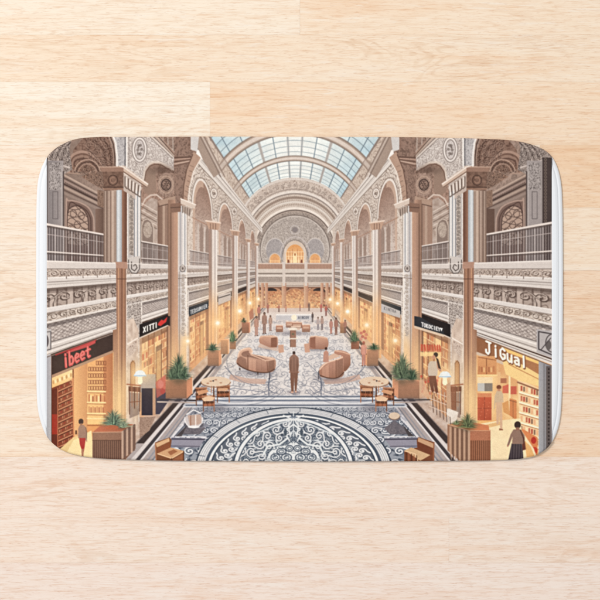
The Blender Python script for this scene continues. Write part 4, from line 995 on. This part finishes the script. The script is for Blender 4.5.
# left curved sofa
P(sp([(238,357),(241,350),(250,347.5),(252,351),(251,354),(264,356),(275,358.5),(275,369),(268,372.5),(252,371),(240,366.5),(236.5,362)]), lambda X,Y: mix(C(224,188,166),C(178,134,112),np.clip((Y-352)/20,0,1)))
P([(243,353),(250,353.5),(264,357.5),(266,360),(252,358),(243,356)],(226,196,174)); L(so([(238,357),(240.6,350.6),(249.4,347.8),(252.4,351.4),(251.6,354),(264,356.6),(275,359)]),1.3,(238,210,190)); P(sp([(241.6,354),(244,351.4),(249,350.6),(250,353.4),(262,357),(266,360.4),(252,357.6),(243.6,356.4)]),(150,106,88),.7); L([(251,354.5),(266,360.5),(274.6,359)],1.2,(228,194,172)); L([(248,355),(248,370)],.6,(134,86,66)); L([(267,361),(268,372)],.6,(134,86,66)); 
P([(237.4,358),(241,356),(246,358.6),(247.6,369.4),(241,366.4),(237.4,362.6)],(146,102,82),.5); P([(249,358.4),(256,359.4),(256,371),(249,369.8)],(230,190,166),.45); P([(268.4,361),(274.6,359.6),(274.4,369),(268.4,372)],(140,96,76),.55)
for x_ in (252.4,257,261.6): L([(x_,359.4),(x_,371)],.4,(140,98,80),.25)
L(so([(237.4,363),(243,367.6),(254,371.4),(267,372.4),(274.6,369)]),1.0,(104,70,58),.85); L([(240,368),(240,369.6)],1.,(80,56,48)); L([(258,372),(258,374)],1.,(80,56,48))
L([(269.6,372),(269.6,379)],.7,(70,60,66))
P(sp([(260,337),(264,335.5),(277,336.5),(277,347),(270,347.5),(260,343)]), vg((222,182,158),(178,130,108),335,349)); P([(271,338),(277,337),(277,347),(271,347)],(158,104,80)); L([(260,337.4),(264,335.8),(277,336.8)],1.0,(232,200,178)); P([(260,343),(270,347.5),(282,347),(284,352),(272,350),(258,347)],(222,196,180),.8)
P([(278,345),(283.5,344.5),(284,352),(279,353)],(214,172,148)); 
# right sofa
P(sp([(319.5,368),(326,362),(338,358.5),(343,356),(344,373),(337,378),(322,377),(319.5,374)]), lambda X,Y: mix(C(214,172,150),C(178,130,106),np.clip((Y-356)/22,0,1))); L(so([(319.8,369),(326,363),(337,359.2),(343,356.6)]),1.3,(240,212,192)); L([(336,360),(336,377)],.6,(130,84,64))
P([(337,360.4),(343,358),(343,372.4),(337,377)],(146,102,82),.5); P([(322,368),(329,363.6),(329,377.2),(322,376.6)],(232,194,170),.4)
for x_ in (325,329,332.6): L([(x_,366.4-(x_-325)*.5),(x_,377)],.4,(140,98,80),.25)
L(so([(320,375),(328,377.8),(337,377.6),(343.6,372.4)]),1.0,(104,70,58),.85)
P(sp([(335,350.5),(342,350.4),(349,353.5),(350.4,360),(349.6,366),(344,371),(343,357),(335,354)]),vg((206,160,136),(160,112,90),351,370)); L([(335,350.6),(343,352),(350,354.4)],1.1,(232,198,176)); P([(324,358),(334,353),(341,356),(330,360)],(226,196,176)); L([(318.6,371),(318.6,379)],.7,(70,60,66))
P(sp([(310,337),(316,336),(327,338),(327,348),(316,349),(309,348)]), vg((222,182,158),(178,130,108),335,349)); P([(310,337),(315.4,336.4),(315.4,348.6),(310,347)],(164,108,84)); L([(310,337),(316,336),(327,338)],1.0,(232,200,178)); P([(304,344),(309,343),(310,352),(305,352.5)],(212,168,144))
# far seating
for x0,y0,x1,y1,c in ((276,325,283,332,(196,142,116)),(286,321.5,299,327.5,(204,158,134)),(292,322,302,328,(190,140,116)),(302,324.5,310,332,(200,150,124)),(291,326,301,328.5,(216,186,168))):
    P(sp([(x0,y0+1.4),(x0+1,y0),(x1-1,y0),(x1,y0+1.4),(x1,y1-.8),(x1-1,y1),(x0+1,y1),(x0,y1-.8)]),vg(tuple(min(255,int(v*1.06)) for v in c),tuple(int(v*.8) for v in c),y0,y1)); L([(x0+.6,y0+.3),(x1-.6,y0+.3)],.9,(238,212,194)); P([(x0+1.2,y0+2),(x1-1.2,y0+2),(x1-.8,y0+4),(x0+.8,y0+4)],(228,200,180),.7)
for cx,cy in ((293,338),(VX-2,329)): E(cx,cy,4.4,1.6,(236,226,214)); B(cx-3,cy+1.2,cx+3,cy+9,(168,122,98)); L([(cx-2.6,cy+2),(cx-2.6,cy+9)],.5,(110,74,60))
B(276,315,312,320,(210,208,212)); B(276,314,312,315.4,(240,238,238)); text('AINCOV',((298,316.2),(309,316.2),(309,318.8),(298,318.8)),.4,(96,100,116)); E(294,317.6,2.8,3,(248,240,222)); E(293,334,1.5,1.0,(120,110,80))
# round tables with chairs
def rtable(cx,cy,mirx):
    f=(lambda p:p) if not mirx else mir
    g=lambda pts: f([(x,y) for x,y in pts])
    for x0,y0,x1,y1,c in ((196,388,207,405,(150,92,62)),(217,386,230,402,(158,98,66)),(203,396,215,411,(166,104,72))):
        P(g([(x0,y0+5),(x1,y0+5),(x1,y1-5),(x0,y1-5)]),tuple(int(v*.62) for v in c),.95)
        P(g([(x0,y0),(x1,y0-.4),(x1,y0+3),(x0,y0+3.4)]),c); P(g([(x0,y0+7.5),(x1,y0+7),(x1,y0+9.4),(x0,y0+10)]),tuple(min(255,int(v*1.15)) for v in c))
        for i in range(6): L(g([(x0+.6+i*(x1-x0-1.2)/5.,y0+1),(x0+.6+i*(x1-x0-1.2)/5.,y1-5 if i%5 else y1)]),.9 if i%5==0 else .55,[(132,80,56),(190,130,94)][i%2])
        L(g([(x0,y0),(x1,y0-.4)]),1.3,(204,150,112))
    P(g([(202,398),(209,395.5),(215,397),(213,400.6),(204,401)]),(236,206,176)); P(g([(218,388),(228,387.6),(228,390.6),(218,391)]),(222,180,144))
    P(g([(197,391),(207,389),(209,391.6),(199,395)]),(222,172,130)); L(g([(214,384),(214,396)]),1.2,(120,74,52)); L(g([(211.6,384),(211.6,392)]),.8,(206,150,110))
    a=arc(216,381.2,14.6,4.9,n=28); P(g(a),(232,212,190)); L(g(arc(216,382,14.6,5,180,360,20)),.9,(176,132,100)); 
    for x,y in ((211,381),(216,379.6),(221,382.6),(208,383)): P(g(arc(x,y,1.5,.6,n=8)),(196,150,118))
    P(g([(212,380.6),(214.4,379.8),(214,381.6)]),(90,72,70))
rtable(216,381,False)
E(198,425,11,3,(150,150,164),.6); rtable(216,381,True)
# near armchairs
P([(155.5,442),(170,437),(172,440),(171,447),(184,450.5),(184,462),(156,462)],(150,92,58)); P([(156,443),(169.5,437.6),(170,441),(157.4,447)],(226,190,150)); P([(157.4,447.4),(170,441.4),(171,447),(158,453)],(166,98,62)); P([(158,453),(171,447),(184,450.6),(172,457.6)],(220,178,134)); P([(168,451.5),(174,449),(178,451),(171,455)],(184,122,80))
L([(158,453.4),(172,458),(184,451)],1.0,(238,206,168)); L([(155.8,443),(156.6,461)],1.1,(196,138,98)); L([(172,458),(172,462)],.8,(110,62,40)); L([(184,451),(184,462)],.9,(110,62,40)); P([(173,459),(183,453.4),(183,462),(173,462)],(176,112,74))
P([(434,442),(418,436.6),(416.4,440),(417,447),(404,450),(404,462),(434,462)],(146,84,54)); P([(418,437),(433,443),(433.4,448),(417.4,441)],(214,176,140)); P([(417.4,441.4),(432,448),(431,455),(417,447)],(140,76,50)); P([(404.4,450),(411,447),(430,454.6),(420,460.4)],(222,190,150)); L([(404.6,450.6),(415,453.4),(418,461.6)],1.0,(238,208,172)); L([(433.6,442),(433,461)],1.2,(176,112,78)); 
for i in range(5): L([(406+i*2.6,452+i*.8),(406+i*2.6,462)],.8,[(104,56,36),(190,124,86)][i%2])
# glass bowl planter at left, stool at right
E(194,424,10,4,(96,92,104),.7); P(arc(194,418,9,9.6,180,360,20)+[(202,416),(186,416)],(214,208,210)); L(arc(194,418,9,9.6,175,365,24),.8,(244,244,246)); P([(188,415),(201,414),(202,424),(190,425)],(206,182,170)); L([(191,416),(191,425)],.8,(170,120,96)); L([(196,415),(196,425)],.9,(244,240,238)); L([(187,414),(194,409.6),(201,413)],1.0,(240,240,242)); L([(200,424),(206,421)],.7,(222,224,230)); E(194,426.6,6,1.2,(240,240,242),.9)
E(394.5,417,5.8,3.8,(120,114,128),.8); E(394,415.6,5.6,3.6,(224,206,188)); L(arc(394,415.6,5.6,3.6,190,350,16),.7,(150,120,100))
# rail with small screen at the right stair
for i in range(6): L([(430+i*3.6,384+i*2),(430+i*3.6,410+i*2.6)],.8,(206,180,162),.9); L([(432+i*3.4,395+i*2),(433+i*3.4,412+i*2.4)],.7,(104,72,60),.8)
for o in (0,8,16): L([(429,390+o),(450,398+o)],.9,(232,212,198),.8)
B(448,386,456,410,(170,112,80),.8); P([(446,384),(450,382),(451,410),(446,408)],(214,180,150))
P([(448,408),(458,412),(452,418),(446,414)],(236,228,220))

def person(x,y0,y1,top,leg,skin=(150,104,82),hair=(60,44,38),w=None,skirt=False,stride=.6):
    """small back view figure: x centre, y0 crown of the head, y1 soles"""
    h=y1-y0; w=w or h*.24; hd=h*.068
    P([(x-w*.30,y0+h*.50),(x+w*.30,y0+h*.50),(x+w*.28*stride+w*.12,y0+h*.97),(x+w*.03,y0+h*.97),(x,y0+h*.58),(x-w*.05,y0+h*.99),(x-w*.28*stride-w*.12,y0+h*.99)],leg)
    if skirt: P([(x-w*.32,y0+h*.46),(x+w*.32,y0+h*.46),(x+w*.48,y0+h*.80),(x-w*.48,y0+h*.80)],leg)
    P([(x-w*.16,y0+h*.125),(x+w*.16,y0+h*.125),(x+w*.46,y0+h*.19),(x+w*.50,y0+h*.36),(x+w*.46,y0+h*.50),(x+w*.36,y0+h*.49),(x+w*.34,y0+h*.54),(x-w*.34,y0+h*.54),(x-w*.36,y0+h*.49),(x-w*.46,y0+h*.50),(x-w*.5,y0+h*.36),(x-w*.46,y0+h*.19)],top)
    L([(x-w*.31,y0+h*.26),(x-w*.33,y0+h*.48)],h*.012,tuple(int(c*.7) for c in top)); L([(x+w*.31,y0+h*.26),(x+w*.33,y0+h*.48)],h*.012,tuple(int(c*.7) for c in top))
    E(x-w*.43,y0+h*.52,h*.018,h*.024,skin); E(x+w*.43,y0+h*.52,h*.018,h*.024,skin)
    B(x-hd*.45,y0+h*.10,x+hd*.45,y0+h*.145,skin); E(x,y0+hd*1.05,hd*.82,hd*1.05,hair); E(x,y0+hd*1.5,hd*.62,hd*.7,skin,.6)
    P([(x-w*.40,y1-h*.02),(x-w*.08,y1-h*.02),(x-w*.06,y1),(x-w*.42,y1)],(90,64,52)); P([(x+w*.05,y1-h*.035),(x+w*.36,y1-h*.035),(x+w*.38,y1-h*.012),(x+w*.05,y1-h*.012)],(90,64,52))
# distant strollers
for x,y0,y1,t,l in ((256.5,313,336,(206,150,124),(196,140,114)),(264.5,309,334,(176,128,106),(150,104,86)),(270.5,313,331,(196,156,136),(168,122,104)),(259,303,320,(206,120,96),(150,96,78)),(312.5,311,322,(86,66,64),(70,56,56)),(318,315,330,(200,180,176),(150,140,146)),(322,314,330,(196,160,146),(132,112,112)),(331,317,334,(206,140,120),(196,124,104)),(336,315,335,(176,112,88),(150,92,72)),(326,303,316,(196,92,76),(150,80,70)),(345,318,333,(186,120,90),(140,86,66)),(279,303,312,(196,110,84),(120,80,70)),(309,301,311,(120,74,62),(90,60,54)),(286,304,312,(226,150,116),(170,100,80)),(300,303,311,(206,130,100),(150,96,84)),(268,302,313,(190,104,84),(140,84,72)),(321,302,312,(206,84,72),(160,70,64))):
    hm=lambda c:tuple(int(v*.72+58) for v in c)
    person(x,y0+(y1-y0)*.12,y1,hm(t),hm(l),hair=(120,92,80),skin=(186,146,124),w=(y1-y0)*.21)
P([(249,312),(253,308),(254,318),(250,320)],(196,130,100),.7)
person(363.5,341,366,(222,168,152),(206,150,132),hair=(190,110,96),w=6); 
for x_,y_,c_ in ((361,333,(206,112,104)),(364,331.5,(190,90,86)),(366,334.5,(214,134,122)),(362.4,336.5,(188,96,90)),(365.2,338,(200,110,100)),(360.6,339,(216,150,136))): E(x_,y_,1.6,1.5,c_,.8); 
# lady on sofa
E(326,348.4,1.2,1.5,(90,60,50)); P([(323.6,352),(326,350),(328.4,352),(328.6,362),(323,362)],(206,160,140))
# man in the brown suit, centre
E(294,392,5.5,1.4,(150,140,150),.6)
P([(290.3,371),(298,371),(297.6,380),(296.4,391),(294.8,391),(294.3,378),(293.6,391.6),(291.4,391.6),(290.5,380)],(150,106,86))
P([(292.4,354.6),(295.8,354.6),(298.6,357.4),(299,365),(298.2,371.4),(297,371.6),(297,372.6),(291,372.6),(291,371.6),(289.6,371),(289,364),(289.6,357.4)],(160,118,98)); L([(291,359.4),(290.8,370.6)],.4,(96,64,52)); L([(297,359.4),(297.2,370.6)],.4,(96,64,52)); L([(294,357),(294,371)],.35,(112,76,62))
E(294,352.8,1.5,1.9,(68,48,42)); B(293.2,354,294.9,355.4,(170,122,100)); E(289.7,372,.6,.9,(176,128,104)); E(298.4,372,.6,.9,(176,128,104)); B(291,391.2,293.6,392.8,(226,190,170)); B(294.8,390.6,296.8,392.2,(226,190,170))
# shopper on the left, red skirt
P([(79.6,437),(86.4,437),(85.2,447),(83.6,455.8),(82.4,455.8),(82.2,449),(80.4,444)],(196,62,56)); P([(82,449),(84.4,448),(84,456),(82.2,456)],(196,140,110)); P([(80.4,424.6),(84.4,424.6),(87,428),(87.6,440),(86,440),(86,437.6),(79.4,437.6),(78.4,436),(78.6,429)],(176,140,122)); E(81.6,421.2,2.5,2.9,(72,48,46)); B(80.8,423,82.8,425,(170,120,96)); B(78.6,430,79.4,438,(206,160,136)); E(87.2,440.4,.6,1.1,(206,160,136))
L([(86.2,427),(87.4,432),(87.2,438)],.5,(120,90,78))
# shopper on the right, dark skirt and shoulder bag
P([(511,443),(521.6,443),(523,460),(507.6,460)],lambda X,Y: mix(C(70,58,66),C(98,84,90),sm(-.2,.6,np.sin(X*2.4+Y*.1)))); P([(513,429),(520,429),(524,435),(524.6,446),(522,447),(521,443.6),(511.4,443.6),(512,436),(508.4,445.4),(506.6,444.6),(510,434)],(160,126,112)); E(517,424.6,3.3,3.7,(58,38,38)); B(515.4,427,518.8,430,(160,110,90)); L([(520,430),(523,438),(523.6,448)],1.3,(110,62,50)); P([(521.6,444),(524.6,441),(526,449),(522,450)],(120,60,48)); E(507.2,445.4,.9,1.1,(190,140,116)); P([(524,440),(530,446),(534,456),(526,457)],(240,186,112),.8)
# man inside the right shop
P([(495.4,400),(501.6,400),(501.8,428),(499.6,428.6),(498.6,412),(498,424),(496,424)],(222,186,160)); P([(496.4,390.4),(500.4,390.4),(502.6,394),(503,402),(495,402),(494.4,409),(493.4,408),(494,396)],(214,190,166)); E(498.4,387,2.5,2.3,(140,74,50)); B(497,388.6,499.8,391,(206,150,116)); P([(498.6,428),(502.4,428.6),(502.4,430),(498.6,430)],(170,110,80))
# man by the lamp on the right
P([(428.6,375),(435.4,375),(437.8,392),(435.6,393.4),(432.6,382),(433.8,391),(431.8,392.6),(429,383)],(128,72,56)); P([(430,361),(436,361),(437.6,366),(437,375.6),(428.4,375.6),(427.4,372),(427.8,364)],(206,196,194)); P([(436,361),(439.4,363),(441,371),(439.4,371.4),(436.6,368)],(206,160,140)); P([(435.4,357),(438,359),(440.6,369),(438,368)],(70,46,42)); E(435.4,354.6,2.3,2.5,(60,42,40)); E(433.4,357,1.7,2.0,(206,150,126))
# soft pools of light drawn into the print: shops, floor, vault


for x_,y_,r_,s_,a_,c_ in ((84,404,26,40,.22,(255,226,160)),(508,402,30,40,.20,(255,228,166)),(155,362,13,26,.32,(255,224,160)),(433,366,11,24,.28,(255,222,158)),(199,345,9,26,.30,(255,214,150)),(391,345,9,26,.30,(255,214,150)),
        (225,326,8,22,.30,(255,210,146)),(365,326,8,22,.30,(255,210,146)),(295,300,34,10,.22,(255,216,160)),(295,345,26,24,.16,(255,252,250)),(232,420,22,14,.12,(250,250,255)),(360,420,22,14,.12,(250,250,255)),(295,150,50,16,.16,(255,255,255))): glow(x_,y_,r_,c_,a_,False,ry=s_)
# ---------------------------------------------------------------- finish: soften a little, reduce to 2.5 samples per unit
def blur(a, r):
    k = np.exp(-.5*(np.arange(-int(3*r)-1, int(3*r)+2)/r)**2); k /= k.sum(); n = len(k)//2
    for ax in (0, 1):
        pad = [(0,0)]*3; pad[ax] = (n, n); p = np.pad(a, pad, mode='edge'); o = np.zeros_like(a)
        for i, w in enumerate(k):
            o += w*(p[i:i+a.shape[0]] if ax == 0 else p[:, i:i+a.shape[1]])
        a = o
    return a
X_, Y_ = np.meshgrid(gx, gy)
grain = (vn(X_*1.1, Y_*1.1, 77)-.5)*.6 + (vn(X_*.45, Y_*.45, 78)-.5)*.4
cv += grain[..., None]*9*np.array([1,1,1],np.float32)
del X_, Y_, grain
cv = np.clip(cv,0,255)/255.; cv = 255*cv*(1-.31*(1-cv)*np.clip(cv*1.6,0,1)); lum_ = cv.mean(-1, keepdims=True); cv = np.clip((lum_+(cv-lum_)*.86)*np.array([1.035,1.0,.965],np.float32), 0, 255)
cv = blur(cv, 1.5); cv = cv+.24*(cv-blur(cv, 7.)); cv = cv+.08*(cv-blur(cv, 26.))
cv = cv[:NH//2*2, :NW//2*2]
pic = (cv[0::2,0::2]+cv[1::2,0::2]+cv[0::2,1::2]+cv[1::2,1::2])/4
pic = np.clip(pic, 0, 255)/255.0          # display-referred, rows run from the top of the picture down

# ---------------------------------------------------------------- the mat
OUTC = [(36.6,205),(38,182),(41.8,167.5),(47.6,156.6),(54,150),(61.5,145),(70,141),(81,138.3),(96,137.2),(160,136.8),(300,136.8),(420,137.4),(485,139),(517,141.2),(533,145.2),
        (545,150.6),(552.4,157.8),(557.8,169),(561,184),(562.2,205),(562.8,260),(562.6,330),(561.8,390),(560,418),(556.6,432),(551.2,442.8),(543.5,450.8),(532,456.6),(516,459),(490,460.2),(420,461),(300,461.4),
        (180,460.6),(120,459.2),(94,457.6),(78,455.2),(64.5,451),(53.5,443.8),(46.2,435),(41.4,423.6),(38,409),(36.8,392),(36.2,330),(36.2,260)]
def catmull(P_, n=8):
    o = []; P_ = [np.array(p, float) for p in P_]; L_ = len(P_)
    for i in range(L_):
        a, b, c, d = P_[i-1], P_[i], P_[(i+1) % L_], P_[(i+2) % L_]
        # centripetal spacing keeps the long straight sides from overshooting
        ta = 0; tb = ta+np.linalg.norm(b-a)**.5; tc_ = tb+np.linalg.norm(c-b)**.5; td = tc_+np.linalg.norm(d-c)**.5
        for q in range(n):
            t = tb+(tc_-tb)*q/n
            A1=(tb-t)/(tb-ta)*a+(t-ta)/(tb-ta)*b; A2=(tc_-t)/(tc_-tb)*b+(t-tb)/(tc_-tb)*c; A3=(td-t)/(td-tc_)*c+(t-tc_)/(td-tc_)*d
            B1=(tc_-t)/(tc_-ta)*A1+(t-ta)/(tc_-ta)*A2; B2=(td-t)/(td-tb)*A2+(t-tb)/(td-tb)*A3
            o.append((tc_-t)/(tc_-tb)*B1+(t-tb)/(tc_-tb)*B2)
    return np.array(o)
OUT = catmull(OUTC)
def row_range(y):
    """left and right edge of the mat at picture height y"""
    xs = []
    a, b = OUT, np.roll(OUT, -1, 0)
    hit = (a[:,1] > y) != (b[:,1] > y)
    aa, bb = a[hit], b[hit]; xs = aa[:,0]+(bb[:,0]-aa[:,0])*(y-aa[:,1])/(bb[:,1]-aa[:,1])
    return (xs.min(), xs.max()) if len(xs) else None
def edge_dist(x, y):
    """distance from points to the outline, 9+ where further in"""
    d = np.full(x.shape, 99., np.float32)
    a, b = OUT, np.roll(OUT, -1, 0)
    near = np.ones(x.shape, bool); ax = x; ay = y
    for p, q in zip(a, b):
        m = (ax > min(p[0],q[0])-14) & (ax < max(p[0],q[0])+14) & (ay > min(p[1],q[1])-14) & (ay < max(p[1],q[1])+14)
        if not m.any(): continue
        X, Y = ax[m]-p[0], ay[m]-p[1]; dx, dy = q-p; t = np.clip((X*dx+Y*dy)/(dx*dx+dy*dy+1e-12), 0, 1)
        d[m] = np.minimum(d[m], np.sqrt((X-t*dx)**2+(Y-t*dy)**2))
    return d
THICK = 5.0                                   # units, about a centimetre of foam
def top_profile(d):                            # rounded shoulder
    t = np.clip(d/2.6, 0, 1); return THICK*(.30+.70*np.sqrt(np.clip(1-(1-t)**2, 0, 1)))
def hem_profile(d, inner):
    t = np.clip(d/3.2, 0, 1); z = THICK*(.22+.50*np.sqrt(np.clip(1-(1-t)**2, 0, 1)))
    z = z + THICK*.28*np.clip((d-4.2)/3.2, 0, 1)**.6
    z = z - THICK*.06*np.exp(-((d-4.2)/.75)**2)
    return z - THICK*.10*np.exp(-(inner/.8)**2)

def grid_mesh(name, X, Y, Z, mat, parent):
    nr, nc = X.shape
    co = np.stack([wx(X), wy(Y), Z*U], -1).reshape(-1, 3).astype(np.float32)
    idx = np.arange(nr*nc).reshape(nr, nc)
    a, b, c, d = idx[:-1,:-1].ravel(), idx[1:,:-1].ravel(), idx[1:,1:].ravel(), idx[:-1,1:].ravel()
    keep = ((np.abs(co[a,0]-co[d,0]) > 1e-7) | (np.abs(co[b,0]-co[c,0]) > 1e-7))
    q = np.stack([a, b, c, d], -1)[keep]
    me = bpy.data.meshes.new(name); me.vertices.add(len(co)); me.vertices.foreach_set('co', co.ravel())
    me.loops.add(q.size); me.loops.foreach_set('vertex_index', q.ravel().astype(np.int32))
    me.polygons.add(len(q)); me.polygons.foreach_set('loop_start', np.arange(0, q.size, 4, dtype=np.int32))
    me.update(calc_edges=True); me.polygons.foreach_set('use_smooth', np.ones(len(q), bool))
    o = bpy.data.objects.new(name, me); scene.collection.objects.link(o); me.materials.append(mat); o.parent = parent
    return o

PRX0, PRX1 = 47.4, 551.2                       # the printed cloth ends here, the plain hem goes on
def build_mat():
    root = bpy.data.objects.new('bath_mat', None); scene.collection.objects.link(root); root.empty_display_size = .1
    root['label'] = 'rounded bath mat printed with an ornate shopping arcade, lying on the pale wood floor'
    root['category'] = 'bath mat'
    # --- printed microfibre
    m, N, K, b = new_mat('printed_microfibre')
    at = N.new('ShaderNodeAttribute'); at.attribute_name = 'print'
    tc = N.new('ShaderNodeTexCoord')
    n1 = N.new('ShaderNodeTexNoise'); n1.inputs['Scale'].default_value = 900; n1.inputs['Detail'].default_value = 3; K.new(tc.outputs['Object'], n1.inputs['Vector'])
    n2 = N.new('ShaderNodeTexNoise'); n2.inputs['Scale'].default_value = 9; n2.inputs['Detail'].default_value = 2; K.new(tc.outputs['Object'], n2.inputs['Vector'])
    mr = N.new('ShaderNodeMapRange'); mr.inputs[1].default_value=.25; mr.inputs[2].default_value=.75; mr.inputs[3].default_value=.90; mr.inputs[4].default_value=1.10; K.new(n1.outputs['Fac'], mr.inputs[0])
    mx = N.new('ShaderNodeVectorMath'); mx.operation='SCALE'; K.new(at.outputs['Color'], mx.inputs[0]); K.new(mr.outputs[0], mx.inputs['Scale'])
    K.new(mx.outputs[0], b.inputs['Base Color']); b.inputs['Roughness'].default_value = .95; b.inputs['Specular IOR Level'].default_value = .08
    ad = N.new('ShaderNodeMath'); ad.operation='MULTIPLY_ADD'; K.new(n2.outputs['Fac'], ad.inputs[0]); ad.inputs[1].default_value = 5.; K.new(n1.outputs['Fac'], ad.inputs[2])
    bp = N.new('ShaderNodeBump'); bp.inputs['Strength'].default_value = .25; bp.inputs['Distance'].default_value = .0006; K.new(ad.outputs[0], bp.inputs['Height']); K.new(bp.outputs[0], b.inputs['Normal'])
    ys = np.linspace(OUT[:,1].min()+.02, OUT[:,1].max()-.02, 812); xs = np.linspace(PRX0, PRX1, 1262)
    X = np.empty((len(ys), len(xs)), np.float32); Y = np.repeat(ys[:,None], len(xs), 1).astype(np.float32)
    for i, y in enumerate(ys):
        l, r = row_range(y); X[i] = np.clip(xs, max(l, PRX0), min(r, PRX1)) if r > PRX0 and l < PRX1 else PRX0
    D = edge_dist(X.ravel(), Y.ravel()).reshape(X.shape)
    Z = top_profile(D)
    side = np.minimum(X-PRX0, PRX1-X); Z = Z - THICK*.10*np.exp(-(side/1.0)**2)*(D > 2)
    o = grid_mesh('printed_top', X, Y, Z, m, root)
    # colours of the print at every vertex (bilinear)
    u = np.clip((X-PX0)*2.5-.5, 0, pic.shape[1]-1.001); v = np.clip((Y-PY0)*2.5-.5, 0, pic.shape[0]-1.001)
    iu, iv = u.astype(int), v.astype(int); fu, fv = (u-iu)[...,None], (v-iv)[...,None]
    c = (pic[iv,iu]*(1-fu)+pic[iv,iu+1]*fu)*(1-fv)+(pic[iv+1,iu]*(1-fu)+pic[iv+1,iu+1]*fu)*fv
    c = lin(c)/LIGHT
    rgba = np.concatenate([c, np.ones(c.shape[:2]+(1,))], -1).astype(np.float32)
    a = o.data.attributes.new('print', 'FLOAT_COLOR', 'POINT'); a.data.foreach_set('color', rgba.ravel())
    # --- white hem, left and right
    m2, N, K, b = new_mat('white_microfibre'); b.inputs['Base Color'].default_value = (.86, .865, .88, 1); b.inputs['Roughness'].default_value = .95; b.inputs['Specular IOR Level'].default_value = .08
    tc = N.new('ShaderNodeTexCoord'); n1 = N.new('ShaderNodeTexNoise'); n1.inputs['Scale'].default_value = 700; n1.inputs['Detail'].default_value = 4; K.new(tc.outputs['Object'], n1.inputs['Vector'])
    bp = N.new('ShaderNodeBump'); bp.inputs['Strength'].default_value = .35; bp.inputs['Distance'].default_value = .0008; K.new(n1.outputs['Fac'], bp.inputs['Height']); K.new(bp.outputs[0], b.inputs['Normal'])
    for sgn in (-1, 1):
        lim = PRX0 if sgn < 0 else PRX1
        rows = [y for y in np.linspace(150, 448, 260) if (row_range(y)[0] < PRX0-.05 if sgn < 0 else row_range(y)[1] > PRX1+.05)]
        t = np.linspace(0, 1, 34)[None,:]
        e = np.array([row_range(y)[0 if sgn < 0 else 1] for y in rows])[:,None]
        X = e*(1-t)+lim*t if sgn < 0 else lim*(1-t)+e*t
        Y = np.repeat(np.array(rows)[:,None], X.shape[1], 1)
        D = edge_dist(X.ravel(), Y.ravel()).reshape(X.shape)
        grid_mesh('white_hem', X, Y, hem_profile(D, np.abs(X-lim)), m2, root)
    # --- foam core under the cloth
    m3, N, K, b = new_mat('foam'); b.inputs['Base Color'].default_value = (.80, .80, .80, 1); b.inputs['Roughness'].default_value = .9
    cx, cy = 299.5, 299.
    ring = lambda ins, z: [(wx(cx+(p[0]-cx)*(1-ins/262.)), wy(cy+(p[1]-cy)*(1-ins/162.)), z*U) for p in OUT]
    n = len(OUT); V = ring(.5, .0)+ring(.05, THICK*.12)+ring(.35, THICK*.20)+ring(5., THICK*.45); F = []
    for k in range(3):
        for i in range(n): j = (i+1) % n; F.append((k*n+i, (k+1)*n+i, (k+1)*n+j, k*n+j))
    F.append(tuple(range(3*n, 4*n))[::-1]); F.append(tuple(range(n)))
    o = mesh_obj('foam_core', V, F, m3, root)
build_mat()
